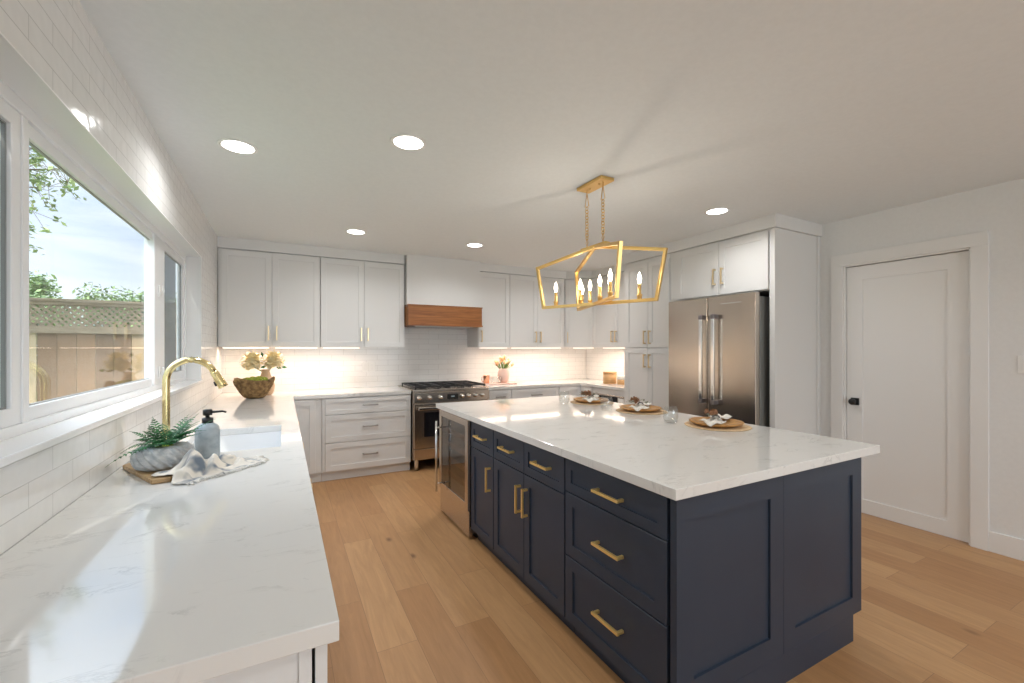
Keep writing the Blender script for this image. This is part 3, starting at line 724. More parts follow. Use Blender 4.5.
# ---- range cooker
rg = thing('range_cooker', 'stainless gas range cooker with black grates under the hood', 'range cooker', (1.294, 4.80, 0), 0)
RW = .935; RD = YB - 4.80 - .01
MB().box(0, RW, .03, RD, .13, .895).build('body', 'steel', rg, bevel=.002)
MB().box(0, RW, .0, RD, .8955, .925).build('cooktop', 'steel', rg, bevel=.003)
MB().box(.002, RW - .002, -.012, .029, .775, .892).build('control_panel', 'steel', rg, bevel=.003)
od = MB().box(.006, RW - .006, -.008, .029, .262, .765).build('oven_door', 'steel', rg, bevel=.003)
MB().box(.12, RW - .12, -.012, -.0085, .39, .665).build('oven_window', 'darkglass', od, bevel=.001)
oh = MB(); oh.box(.04, RW - .04, -.070, -.052, .700, .732)
for x in (.07, RW - .09): oh.box(x, x + .02, -.052, -.008, .706, .726)
oh.build('oven_handle', 'chrome', od, bevel=.005)
MB().box(.006, RW - .006, -.006, .029, .135, .252).build('storage_drawer', 'steel', rg, bevel=.003)
MB().box(.395, .525, -.016, -.0125, .806, .866).build('display', 'black', rg, bevel=.002)
MB().box(.44, .482, -.0172, -.0162, .832, .842).build('display_digits', emit('display_glow', (.45, .55, .6), .15), rg)
for x in (.06, .183, .312, .577, .657, .745, .835):
    k = MB().lathe([(.026, -.012), (.026, -.018), (.020, -.022), (.0185, -.045), (.016, -.050), (0, -.050)], (x, 0, .835), 20, axis='Y').build('knob', 'chrome', rg)
for x in (.05, RW - .05):
    for y in (.07, RD - .06):
        MB().lathe([(.026, .13), (.024, .06), (.021, 0), (0, 0)], (x, y, 0), 16).build('leg', 'chrome', rg)
for i in range(3):
    x0 = .03 + i * .295
    gr = MB()
    for yy in (.06, RD / 2, RD - .08): gr.box(x0, x0 + .285, yy - .007, yy + .007, .945, .962)
    for xx in (x0 + .007, x0 + .1425, x0 + .278): gr.box(xx - .007, xx + .007, .06, RD - .08, .945, .962)
    for yy in (.06 + .16, RD - .08 - .16):
        gr.box(x0 + .04, x0 + .245, yy - .005, yy + .005, .945, .960)
    for xx in (x0 + .007, x0 + .278):
        for yy in (.067, RD - .087): gr.box(xx - .007, xx + .007, yy - .007, yy + .007, .925, .946)
    gr.build('grate', 'iron', rg, bevel=.002)
    for yy in (.06 + .16, RD - .08 - .16):
        MB().lathe([(.045, .9255), (.045, .934), (.034, .940), (.034, .944), (0, .944)], (x0 + .1425, yy, 0), 20).build('burner', 'iron', rg)

# ---- refrigerator
fr = thing('refrigerator', 'stainless French-door refrigerator in the white surround', 'refrigerator', (3.50, 3.165, 0), -pi / 2)
FW = .925
MB().box(.012, FW - .008, .075, XR - 3.50 - .01, .02, 1.84).build('body', 'steelside', fr, bevel=.003)
for a, b in ((.0, FW / 2 - .003), (FW / 2 + .003, FW)):
    d_ = MB().box(a, b, 0, .060, .66, 1.872).build('door', 'steel', fr, bevel=.006)
    hx = FW / 2 + (-.035 if a == 0 else .095)
    hb = MB().box(hx - .016, hx + .016, -.060, -.040, .89, 1.70).build('handle', 'chrome', d_, bevel=.004)
    for z in (.905, 1.685): MB().box(hx - .019, hx + .019, -.062, 0, z - .02, z + .02).build('handle_mount', 'ring', hb, bevel=.003)
for z0, z1 in ((.36, .652), (.06, .352)):
    d_ = MB().box(0, FW, 0, .060, z0, z1).build('freezer_drawer', 'steel', fr, bevel=.006)
    MB().box(.10, FW - .10, -.055, -.038, z1 - .07, z1 - .04).box(.12, .15, -.038, 0, z1 - .067, z1 - .043).box(FW - .15, FW - .12, -.038, 0, z1 - .067, z1 - .043).build('handle', 'chrome', d_, bevel=.003)
MB().box(.60, .80, -.002, -.0001, 1.795, 1.803).build('maker_badge', 'chrome', fr)
MB().box(.02, FW - .02, .0605, .0745, .645, 1.83).build('door_gasket', 'black', fr)
for x in (.06, FW - .06): MB().lathe([(.02, .02), (.02, 0), (0, 0)], (x, .15, 0), 12).build('foot', 'black', fr)

# ---- sink
sk = slab('Z', [-.46, -.44, -.01, .01], [2.38, 2.40, 3.07, 3.09], lambda a, b: not (-.44 < a < -.01 and 2.40 < b < 3.07), .66, CB - .001)
sk.box(-.46, .01, 2.38, 3.09, .64, .66)
sko = sk.build('sink', 'fireclay', bevel=.004); tag(sko, 'white undermount fireclay sink behind the soap dispenser', 'sink')
MB().lathe([(.0, .662), (.040, .662), (.044, .667), (.036, .669), (0, .665)], (-.225, 2.735, 0), 20).build('drain', 'brass', sko)

# ---- faucet
fc = thing('faucet', 'tall arched brushed gold kitchen faucet behind the fern', 'faucet', (-.495, 2.60, CT), 0)
MB().lathe([(0, .0), (.031, 0), (.031, .006), (.025, .012), (.022, .016), (0, .016)], (0, 0, 0), 24).build('base_flange', 'brass', fc)
R_ = .098; zt = .440 - R_ - .015
arc = [(0, 0, .01), (0, 0, .12), (0, 0, zt)] + [(R_ - R_ * cos(a), 0, zt + R_ * sin(a)) for a in [pi * k / 16 for k in range(1, 15)]]
MB().tube(arc, .0155, 16).build('spout', 'brass', fc)
p1 = Vector(arc[-1]); dirv = (Vector(arc[-1]) - Vector(arc[-2])).normalized()
MB().tube([p1, p1 + dirv * .005, p1 + dirv * .02, p1 + dirv * .070, p1 + dirv * .088], [.0155, .018, .0185, .0215, .0215], 18).build('spray_head', 'brass', fc)
MB().tube([p1 + dirv * .05 + Vector((-.020, 0, -.006)), p1 + dirv * .075 + Vector((-.0235, 0, -.006))], .006, 8).build('spray_button', 'black', fc)
MB().tube([(0, 0, .07), (0, -.045, .085), (0, -.105, .10)], [.009, .008, .006], 12).build('lever', 'brass', fc)

# ---- soap dispenser
sp = thing('soap_dispenser', 'grey stoneware soap dispenser with a black pump beside the sink', 'soap dispenser', (-.2965, 2.325, CT), 0)
MB().lathe([(0, 0), (.043, 0), (.047, .005), (.047, .118), (.043, .134), (.030, .146), (.022, .151), (0, .151)], (0, 0, 0), 32).build('bottle', 'soap', sp)
MB().lathe([(0, .151), (.0215, .151), (.0215, .172), (.016, .174), (.0085, .175), (.0085, .184), (.018, .185), (.018, .207), (.015, .210), (0, .210)], (0, 0, 0), 24).tube(
    [(0, 0, .197), (.055, -.004, .199), (.070, -.005, .194)], [.006, .0045, .004], 10).build('pump', 'black', sp)

# ---- cutting board
cbd = MB(); bp_ = [(-.565, 2.240), (-.545, 2.285), (-.36, 2.30), (-.305, 2.20), (-.310, 2.02), (-.360, 1.945), (-.41, 1.935)]
cbd.prism([(x, y) for x, y in bp_], CT + .001, CT + .018)
tag(cbd.build('cutting_board', 'board', bevel=.004), 'angular wooden cutting board under the grey fern bowl', 'cutting board')

# ---- fern in a swirled bowl
fb = thing('potted_fern', 'green fern in a swirled grey ceramic bowl on the cutting board', 'potted plant', (-.412, 2.125, CT + .0185), 0)
fb.scale = (.84, .84, .92)
def tw(a, z, k): return .085 * sin(17 * a + z * 150) * min(1, z / .01)
MB().lathe([(0, 0), (.060, 0)] + [(.060 + .050 * sin(pi * (.02 + .92 * i / 20)) ** .75, .093 * (1 - cos(pi * i / 20)) / 2) for i in range(1, 21)] + [(.055, .094), (.050, .088), (0, .084)], (0, 0, 0), 160, tw).build('bowl', 'stone', fb)
MB().ball((0, 0, .083), (.048, .048, .010)).build('soil', 'moss', fb)
def frond(base, az, L, rise, droop, w):
    """one fern frond: a rachis with paired narrow leaflets"""
    mb = MB(); pts = []; n = 11
    for i in range(n + 1):
        s_ = i / n; r = L * s_; z = rise * s_ - droop * s_ * s_
        pts.append(Vector((base[0] + r * cos(az), base[1] + r * sin(az), base[2] + z)))
    mb.tube(pts, [.0022 * (1 - .7 * i / n) for i in range(n + 1)], 5)
    side = Vector((-sin(az), cos(az), 0))
    for i in range(2, n + 1):
        s_ = i / n; ll = w * sin(pi * min(1, .18 + s_ * .80)) * 1.05; t_ = (pts[min(i, n)] - pts[i - 1]).normalized()
        for sg in (-1, 1):
            for hh in (0,):
                p = pts[i - 1].lerp(pts[i], hh); d = (side * sg + t_ * .45).normalized(); up = d.cross(t_).normalized()
                tip = p + d * ll + Vector((0, 0, -.10 * ll)); mid = p + d * ll * .5 + Vector((0, 0, .08 * ll)); hw = t_ * .0042
                mb.poly([p - hw * .6, p + hw * .6, mid + hw, tip, mid - hw], [(0, 1, 2, 3, 4)])
    return mb
FR = [(-.35, .12, .10, .06, .034), (.35, .13, .11, .05, .036), (1.0, .14, .12, .05, .038), (1.8, .14, .13, .05, .038), (2.6, .13, .09, .07, .036), (3.4, .13, .08, .09, .038), (4.1, .14, .07, .08, .040),
      (4.7, .13, .09, .07, .040), (5.3, .12, .10, .07, .038), (5.8, .12, .12, .05, .038), (.0, .09, .14, .03, .036), (2.2, .08, .15, .03, .034), (4.4, .09, .14, .03, .036), (3.85, .20, .05, .09, .030), (1.2, .17, .15, .04, .034),
      (5.0, .11, .13, .04, .036), (.65, .13, .15, .03, .036), (3.0, .11, .12, .05, .034), (.45, .19, .12, .03, .028)]
rf = random.Random(3)
FR += [(rf.uniform(0, 6.28), rf.uniform(.09, .15), rf.uniform(.08, .17), rf.uniform(.03, .09), rf.uniform(.026, .036)) for k in range(9)]
for az, L_, ri, dp, w_2 in FR:
    frond((.02 * cos(az), .02 * sin(az), .088), az, L_, ri, dp, w_2).build('frond', 'fern', fb)

# ---- crumpled towel with fringe
def towel():
    import mathutils
    n, m = 60, 44; Lx, Ly = .34, .165
    bm = bmesh.new(); uv = bm.loops.layers.uv.new('UVMap'); V = []
    from mathutils import noise
    def hgt(a, b):
        z = .0
        for (ca, cb_, sa, sb, hh) in ((.20, .50, .11, .20, .088), (.42, .40, .09, .30, .062), (.36, .85, .12, .14, .060), (.62, .70, .14, .14, .045), (.08, .32, .08, .16, .035), (.80, .45, .08, .3, .022)):
            z = max(z, hh * math.exp(-((a - ca) / sa) ** 2 - ((b - cb_) / sb) ** 2))
        z += .014 * abs(noise.noise(Vector((a * 6, b * 4, 1)))) + .010 * abs(noise.noise(Vector((a * 13, b * 9, 5))))
        return z * min(1, 3.2 * min(a + .08, 1.06 - a, b + .08, 1.06 - b) + .1)
    for i in range(n + 1):
        row = []
        for j in range(m + 1):
            a, b = i / n, j / m
            x = Lx * a + .03 * noise.noise(Vector((b * 3, a * 2, 9))) + .06 * (b - .5) * (a - .5); y = Ly * b * (1 - .35 * a) + .05 * a + .03 * noise.noise(Vector((a * 3, b * 2, 3)))
            wx = -.312 + x * cos(radians(36)) - y * sin(radians(36)); wy = 1.868 + x * sin(radians(36)) + y * cos(radians(36))
            over = max(0, min(1, (-.292 - wx) / .012)) * max(0, min(1, (wy - 1.915) / .012))      # lies on the board here
            row.append(bm.verts.new((x, y, .003 + hgt(a, b) + .0185 * over)))
        V.append(row)
    for i in range(n):
        for j in range(m):
            f = bm.faces.new([V[i][j], V[i + 1][j], V[i + 1][j + 1], V[i][j + 1]]); f.smooth = True
            for lp, (u, v) in zip(f.loops, ((i, j), (i + 1, j), (i + 1, j + 1), (i, j + 1))): lp[uv].uv = (u / n, v / m)
    edge = [tuple(V[i][0].co) for i in range(0, n + 1)] ; edge2 = [tuple(V[n][j].co) for j in range(m + 1)]
    me = bpy.data.meshes.new('dish_towel'); bm.to_mesh(me); bm.free(); me.materials.append(M['towel'])
    o = bpy.data.objects.new('cloth', me); COL.objects.link(o)
    sm = o.modifiers.new('solid', 'SOLIDIFY'); sm.thickness = .002; sm.offset = 1
    return o, edge, edge2
tt = thing('dish_towel', 'crumpled cream and blue patterned dish towel with fringe on the worktop', 'towel', (-.312, 1.868, CT), radians(36))
cl, e1, e2 = towel(); cl.parent = tt
fg = MB()
for ed, dv in ((e1, Vector((0, -1, 0))), (e2, Vector((1, 0, 0)))):
    for k, p in enumerate(ed):
        for kk in range(2):
            p0 = Vector(p) + Vector((random.uniform(-.002, .002), random.uniform(-.002, .002), .001))
            q = p0 + dv * random.uniform(.016, .030) + Vector((random.uniform(-.008, .008), random.uniform(-.008, .008), 0)); q.z = .003
            mdl = (p0 + q) / 2 + Vector((0, 0, .003)); fg.tube([p0, mdl, q], .0013, 4)
fo = fg.build('fringe', 'linen', tt); fo['kind'] = 'stuff'

# ---- nest bowl with moss, flower vase behind
nb = thing('nest_bowl', 'woven twig bowl filled with moss in the back corner of the worktop', 'bowl', (-.245, 4.86, CT + .006), 0)
nb.scale = (.90, .90, 1.0)
def bowlR(z): return .072 + .118 * (z / .17) ** .62
bw = MB()
def wave(a): return .014 * sin(3 * a + .6) + .010 * sin(5 * a)
rows = [(.0, 0)] + [(bowlR(z), z) for z in (.002, .03, .06, .09, .12, .15, .172)]
bmv = []
for r, z in [(0.0, .001), (.075, .001)] + [(bowlR(z), z) for z in (.02, .05, .08, .11, .14, .172)]:
    bmv.append([bw.bm.verts.new((r * cos(2 * pi * i / 40), r * sin(2 * pi * i / 40), z + (wave(2 * pi * i / 40) * (z / .17) ** 2))) for i in range(40)])
for A, B in zip(bmv[1:], bmv[2:]):
    for i in range(40): bw.bm.faces.new([A[i], A[(i + 1) % 40], B[(i + 1) % 40], B[i]]).smooth = True
bw.bm.faces.new(bmv[1])
bw.build('bowl_shell', 'twig', nb, solid=-.004)
tg = MB()
for k in range(110):
    a = random.uniform(0, 2 * pi); z = random.uniform(.01, .15); da = random.uniform(-.9, .9); dz = random.uniform(-.07, .07); pts = []
    for i in range(7):
        s_ = i / 6; zz = min(.172, max(.004, z + dz * s_)); aa = a + da * s_; r = bowlR(zz) + .006
        pts.append((r * cos(aa), r * sin(aa), zz + wave(aa) * (zz / .17) ** 2))
    tg.tube(pts, random.uniform(.0022, .0042), 5)
tgo = tg.build('woven_twigs', 'twig', nb); tgo['kind'] = 'stuff'
ms = MB()
for k in range(12):
    a = k * 2.4; r = .028 * math.sqrt(k + .5) * 1.15; ms.ball((r * cos(a), r * sin(a), .150 + random.uniform(0, .02)), random.uniform(.040, .052), .8, 2)
ms.build('moss', 'moss', nb)

def blossom(mb, c, R, n=42):
    """a full ruffled bloom: cupped petals on a sphere"""
    for k in range(n):
        ph = math.acos(1 - 1.72 * (k + .5) / n); th = k * 2.39996
        d = Vector((sin(ph) * cos(th), sin(ph) * sin(th), cos(ph))); a = d.cross(Vector((0, 0, 1)) if abs(d.z) < .95 else Vector((1, 0, 0))).normalized(); b = d.cross(a)
        p = Vector(c) + d * R * .62; w = R * .42
        pts = [p - d * R * .35, p - a * w * .9 - d * .0, p - a * w * .6 + d * R * .36 + b * w * .25, p + d * R * .42 + b * w * .5, p + a * w * .6 + d * R * .36 + b * w * .25, p + a * w * .9, p + d * R * .10 + b * w * .1]
        mb.poly(pts, [(0, 1, 6), (1, 2, 6), (2, 3, 6), (3, 4, 6), (4, 5, 6), (5, 0, 6)])
    mb.ball(c, R * .62, 1, 2)
vs = thing('flower_vase', 'tan vase of two cream blooms behind the nest bowl', 'vase', (-.16, 5.14, CT), 0)
MB().lathe([(0, 0), (.055, 0), (.075, .03), (.085, .09), (.075, .15), (.048, .20), (.036, .24), (.040, .262), (.034, .262), (.030, .24), (0, .23)], (0, 0, 0), 30).build('vase_body', 'tan', vs)
for cx, cz, R in ((-.12, .350, .105), (.07, .358, .105)):
    mb = MB(); blossom(mb, (cx, -.01, cz), R); mb.build('bloom', 'petal', vs)
    MB().tube([(0, 0, .22), (cx * .5, 0, .26), (cx, -.01, cz - .05)], .005, 6).build('stem', 'stem', vs)
lf = MB()
for (x, z, az) in ((-.03, .42, 1.8), (-.02, .29, .2), (.17, .285, -.1), (.12, .28, -.3)):
    p = Vector((x, -.05, z)); u = Vector((cos(az), 0, sin(az))) * .028; v = Vector((-sin(az), .3, cos(az))) * .014
    lf.poly([p - u, p - v, p + u, p + v, p + Vector((0, -.006, 0))], [(0, 1, 4), (1, 2, 4), (2, 3, 4), (3, 0, 4)])
lf.build('leaves', 'fern', vs)

# ---- things right of the range
tr = MB(); tr.box(2.33, 2.80, 5.13, 5.36, CT + .001, CT + .017)
tag(tr.build('serving_board', 'pink', bevel=.006), 'pale pink serving board under the tulip vase', 'board')
vt = thing('tulip_vase', 'blush pink vase of peach tulips on the serving board', 'vase', (2.655, 5.255, CT + .0175), 0)
MB().lathe([(0, 0), (.045, 0), (.070, .03), (.083, .08), (.080, .13), (.068, .165), (.062, .19), (.058, .19), (.062, .16), (.07, .12), (0, .11)], (0, 0, 0), 28,
           lambda a, z, k: .10 * (z / .19) ** 3 * cos(a)).build('vase_body', 'pink', vt)
for k in range(15):
    a = k * 2.4; sp_ = .012 + .0062 * k; top = Vector((sp_ * cos(a) * 1.3, sp_ * sin(a) * .8, .30 + .035 * cos(k * 1.7) - sp_ * .45)); b0 = Vector((.02 * cos(a), .02 * sin(a), .13))
    st = MB().tube([b0, (b0 + top) / 2 + Vector((0, 0, .01)), top], .003, 6).build('stem', 'stem', vt)
    mb = MB(); dr_ = (top - b0).normalized()
    for pz, r in ((0, 0),): pass
    ax = dr_.cross(Vector((0, 1, 0))).normalized(); bx_ = dr_.cross(ax)
    prof = [(.004, -.012), (.014, 0), (.0165, .015), (.013, .034), (.004, .045)]
    rings = [[mb.bm.verts.new(top + dr_ * z + (ax * cos(2 * pi * i / 8) + bx_ * sin(2 * pi * i / 8)) * r * (1 + .12 * cos(3 * 2 * pi * i / 8))) for i in range(8)] for r, z in prof]
    for A, B in zip(rings, rings[1:]):
        for i in range(8): mb.bm.faces.new([A[i], A[(i + 1) % 8], B[(i + 1) % 8], B[i]]).smooth = True
    mb.bm.faces.new(rings[-1]); mb.bm.faces.new(rings[0][::-1]); mb.build('tulip', 'tulip', vt)
lf = MB()
for k in range(12):
    a = k * .55 + .3; b0 = Vector((.03 * cos(a), .03 * sin(a), .15)); tip = Vector((.155 * cos(a), .11 * sin(a), .31 - .025 * (k % 3))); md = (b0 + tip) / 2 + Vector((0, 0, .02)); w = Vector((-sin(a), cos(a), 0)) * .014
    lf.poly([b0, md - w, tip, md + w, md + Vector((0, 0, -.006))], [(0, 1, 4), (1, 2, 4), (2, 3, 4), (3, 0, 4)])
lf.build('leaves', 'stem', vt)
mg = thing('copper_mug', 'copper mug beside the range cooker', 'mug', (2.375, 5.20, CT + .0175), 0)
MB().lathe([(0, 0), (.034, 0), (.040, .006), (.043, .10), (.045, .105), (.040, .105), (.038, .10), (.036, .01), (0, .008)], (0, 0, 0), 28).build('mug_body', 'copper', mg)
MB().tube([(-.041, 0, .088), (-.065, 0, .082), (-.070, 0, .055), (-.060, 0, .028), (-.040, 0, .020)], .0045, 8).build('handle', 'copper', mg)

def tumbler(x, y, z, label, s=1.0, rr=.045, hh=.105, cat='glass', name='drinking_glass', group=None):
    mb = MB(); mb.lathe([(0, .001), (rr * .68, .001), (rr * .92, .010), (rr * 1.06, .04), (rr, .085 * s), (rr * .86, hh), (rr * .83, hh), (rr * .96, .085 * s), (rr * 1.02, .04), (rr * .86, .014), (0, .010)], (0, 0, 0), 32)
    o = mb.build(name, 'tumbler', loc=(x, y, z)); return tag(o, label, cat, group)
tumbler(2.475, 5.215, CT + .0175, 'clear glass next to the copper mug', rr=.036, hh=.085)
tumbler(2.552, 5.195, CT + .0175, 'clear glass beside the pink tulip vase', rr=.036, hh=.085)

# canisters on the right worktop
cn = thing('canister', 'large round bamboo canister on the right-hand worktop', 'canister', (3.96, 4.60, CT), 0)
MB().lathe([(0, .0), (.088, 0), (.092, .004), (.092, .135), (0, .135)], (0, 0, 0), 36).build('canister_body', 'bamboo', cn)
MB().lathe([(0, .1355), (.094, .1355), (.094, .156), (.090, .160), (0, .160)], (0, 0, 0), 36).build('lid', 'bamboo', cn)
cn = thing('canister', 'small bamboo canister with a white lid beside the pantry', 'canister', (4.00, 4.40, CT), 0)
MB().lathe([(0, 0), (.062, 0), (.066, .004), (.066, .065), (0, .065)], (0, 0, 0), 30).build('canister_body', 'bamboo', cn)
MB().lathe([(0, .0655), (.064, .0655), (.064, .112), (.060, .116), (0, .116)], (0, 0, 0), 30).build('lid', 'whiteplastic', cn)

# ---- island place settings
def placemat(x, y, label):
    mb = MB(); mb.lathe([(0, 0), (.185, 0), (.190, .003), (.185, .006), (0, .006)], (0, 0, 0), 48)
    o = mb.build('placemat', 'rattan', loc=(x, y, CT + .0005)); tag(o, label, 'placemat', 'round woven placemats on the island')
    tr_ = MB()
    return o
def charger(x, y, label):
    mb = MB(); mb.lathe([(0, 0), (.105, 0), (.150, .018), (.156, .024), (.152, .028), (.140, .024), (.105, .012), (0, .010)], (0, 0, 0), 56)
    return tag(mb.build('wooden_plate', 'plate', loc=(x, y, CT + .007)), label, 'plate', 'wooden charger plates on the island')
def napkin(x, y, rz, label, seed):
    rnd = random.Random(seed)
    t = thing('napkin', label, 'napkin', (x, y, CT + .007), rz, 'linen napkins on the plates')
    # pleated cloth pulled through a ring: fans out on both sides, one pointed tail drapes over the rim
    bm = MB(); n, m = 26, 14; V = []
    for i in range(n + 1):
        s_ = i / n * 2 - 1; row = []
        wd = .012 + .062 * abs(s_) ** .8
        for j in range(m + 1):
            v = j / m * 2 - 1
            xx = v * wd; yy = s_ * .135 + (.05 * (1 - abs(v)) * (1 if s_ > 0 else -1)) * abs(s_) ** 3
            rad = math.hypot(xx, yy)
            base = .013 if rad < .10 else .013 + (rad - .10) * .35 if rad < .150 else max(.003, .031 - (rad - .150) * .9)
            zz = base + .016 + .010 * cos(v * 7 + s_ * 2) * (1 - .4 * abs(s_)) + .018 * (1 - abs(s_)) ** 2 * (1 - abs(v) * .5) + .004 * rnd.random()
            row.append(bm.bm.verts.new((xx, yy, zz)))
        V.append(row)
    for i in range(n):
        for j in range(m): bm.bm.faces.new([V[i][j], V[i + 1][j], V[i + 1][j + 1], V[i][j + 1]]).smooth = True
    bm.build('cloth', 'linen', t, solid=.002)
    MB().torus((0, 0, .040), .021, .005, Matrix.Rotation(pi / 2, 4, 'X').to_3x3(), 20, 8).build('napkin_ring', 'ring', t)
    return t
def posy(x, y, rz, label, seed):
    rnd = random.Random(seed)
    t = thing('dried_posy', label, 'dried flowers', (x, y, CT + .050), rz, 'dried flower sprigs on the napkins')
    stm = MB()
    for k in range(9):
        a = rnd.uniform(-.5, .5); L_ = rnd.uniform(.07, .11)
        stm.tube([(-.07, rnd.uniform(-.006, .006), .012), (0, .0 + a * .01, .020), (L_ * cos(a), L_ * sin(a), .018 + rnd.uniform(0, .03))], .0014, 5)
    stm.build('stems', 'sage', t)
    for k in range(9):
        mb = MB(); a = rnd.uniform(-.8, .8); r_ = rnd.uniform(.01, .09); blossom(mb, (r_ * cos(a), r_ * sin(a) * .8, .026 + rnd.uniform(0, .02)), rnd.uniform(.015, .024), 16)
        mb.build('dried_bloom', 'dried', t)
    lv = MB()
    for k in range(9):
        p = Vector((rnd.uniform(-.08, .09), rnd.uniform(-.035, .035), rnd.uniform(.012, .035))); a = rnd.uniform(0, 6.28); u = Vector((cos(a), sin(a), .3)) * .024; v = Vector((-sin(a), cos(a), 0)) * .008
        lv.poly([p - u, p - v, p + u, p + v, p + Vector((0, 0, .003))], [(0, 1, 4), (1, 2, 4), (2, 3, 4), (3, 0, 4)])
    lv.build('leaves', 'sage', t)
    return t
W3 = ('nearest the camera on the island', 'middle of the three on the island', 'farthest from the camera on the island')
for k, (x, y) in enumerate(((2.375, 1.765), (2.42, 2.45), (2.42, 3.05))):
    placemat(x, y, 'round woven placemat, ' + W3[k])
    charger(x - .012, y, 'round wooden plate, ' + W3[k])
    napkin(x - .01, y, radians((-62, -50, -40)[k]), 'cream napkin in a ring on a wooden plate, ' + W3[k], k)
    posy(x - .005, y + .015, radians((205, 170, 190)[k]), 'brown dried posy on a plate, ' + W3[k], k + 10)
tumbler(2.215, 1.985, CT, 'clear stemless glass between the near and middle place settings', group='stemless glasses on the island')
tumbler(2.205, 2.60, CT, 'clear stemless glass between the middle and far place settings', group='stemless glasses on the island')
tumbler(2.145, 3.08, CT, 'clear stemless glass left of the farthest placemat', group='stemless glasses on the island')

# ---- chandelier over the island
ch = thing('chandelier', 'brushed gold open-frame lantern chandelier hanging over the island', 'chandelier', (1.864, 2.318, 0), 0)
MB().box(-.055, .055, -.132, .132, H - .022, H - .0005).build('canopy', 'gold', ch, bevel=.003)
for y in (-.05, .05): MB().lathe([(0, -.030), (.006, -.028), (.008, -.022), (0, -.021)], (0, y, H), 12).build('canopy_screw', 'gold', ch)
zb, zs, zpk = 1.687, 2.002, 2.085
hl, hw_, fl, fw_ = .403, .162, .057, .020
def bar(p, q2, w=.011, up=Vector((0, 0, 1))):
    return MB().tube([p, q2], w, square=True)
def frame_path(sx):
    a = Vector((-sx * hw_, hl, zb)); b = Vector((sx * hw_, -hl, zb)); at = Vector((-sx * (hw_ + fw_), hl + fl, zs)); bt = Vector((sx * (hw_ + fw_), -hl - fl, zs)); pk = Vector((0, 0, zpk))
    pk1 = pk + (at - pk) * .10; pk1.z = zpk; pk2 = pk + (bt - pk) * .10; pk2.z = zpk
    return [a, b, bt, pk2, pk1, at]
for sx in (1, -1):
    pts = frame_path(sx)
    fm = MB(); d3 = (pts[1] - pts[0]).normalized(); side = Vector((-d3.y, d3.x, 0)) * .011
    # flat bar frame: inner and outer outline extruded sideways
    cen = sum(pts, Vector()) / len(pts)
    def inset(P, dist):
        out = []
        n = len(P); ex = d3; ez = Vector((0, 0, 1))
        Q = [((p - cen).dot(ex), (p - cen).dot(ez)) for p in P]
        for i in range(n):
            x0, y0 = Q[i - 1]; x1, y1 = Q[i]; x2, y2 = Q[(i + 1) % n]
            def nrm(ax_, ay_, bx__, by_):
                dx, dy = bx__ - ax_, by_ - ay_; l = math.hypot(dx, dy); return (-dy / l, dx / l)
            n1 = nrm(x0, y0, x1, y1); n2 = nrm(x1, y1, x2, y2); bx3, by3 = n1[0] + n2[0], n1[1] + n2[1]; l2 = bx3 * bx3 + by3 * by3; k = 2 * dist / l2
            out.append(cen + ex * (x1 + bx3 * k) + ez * (y1 + by3 * k))
        return out
    inn = inset(pts, .020)
    n = len(pts); VV = []
    for P in (pts, inn):
        for sgn in (-1, 1): VV.append([fm.bm.verts.new(p + side * sgn) for p in P])
    for i in range(n):
        j = (i + 1) % n
        fm.bm.faces.new([VV[0][i], VV[0][j], VV[1][j], VV[1][i]]); fm.bm.faces.new([VV[2][i], VV[2][j], VV[3][j], VV[3][i]])
        fm.bm.faces.new([VV[0][i], VV[0][j], VV[2][j], VV[2][i]]); fm.bm.faces.new([VV[1][i], VV[1][j], VV[3][j], VV[3][i]])
    fm.build('lantern_frame', 'gold', ch, bevel=.001)
MB().box(-.022, .022, -.13, .13, zpk - .012, zpk + .008).build('hub_plate', 'gold', ch, bevel=.002)
for y in (-.085, .085):
    chn = MB(); z = zpk + .075; k = 0
    while z < H - .145:
        chn.torus((0, y, z), .0125, .0027, (Matrix.Rotation(pi / 2, 3, 'X') if k % 2 else Matrix.Rotation(pi / 2, 3, 'Y') @ Matrix.Rotation(pi / 2, 3, 'Z')).to_3x3(), 12, 5)
        z += .0205; k += 1
    chn.build('chain', 'gold', ch)
    for z0, z1 in ((H - .022, H - .135), (zpk + .008, zpk + .07)):
        s1 = 1 if z1 > z0 else -1; lp = MB()
        lp.tube([(0, y, z0), (0, y, z0 + s1 * .02)], .004, 8)
        lp.tube([(0, y, z0 + s1 * .018), (0, y + .020, z1), (0, y - .020, z1), (0, y, z0 + s1 * .018)] if s1 < 0 else [(0, y, z0 + .02), (0, y + .012, z0 + .035), (0, y, z1), (0, y - .012, z0 + .035), (0, y, z0 + .02)], .0028, 6)
        lp.build('chain_loop', 'gold', ch)
for sx in (1, -1):
    for tq in (-.73, -.26, .26, .73):
        x, y = sx * hw_ * tq, -hl * tq
        cd_ = MB().lathe([(0, 0), (.014, 0), (.015, .020), (.018, .024), (.018, .028), (.0115, .030), (.0105, .034), (.0105, .095), (0, .095)], (x, y, zb + .020), 16).build('candle_sleeve', 'gold', ch)
        MB().lathe([(0, .0955), (.007, .0955), (.008, .105), (.0125, .123), (.0118, .138), (.0055, .156), (.002, .168), (0, .169)], (x, y, zb + .020), 16).build('bulb', 'bulb', cd_)
        pl = bpy.data.lights.new('bulb_light', 'POINT'); pl.energy = .75; pl.color = (1, .88, .74); pl.shadow_soft_size = .02
        po = bpy.data.objects.new('bulb_light', pl); COL.objects.link(po); po.parent = ch; po.location = (x, y, zb + .185 + .022)

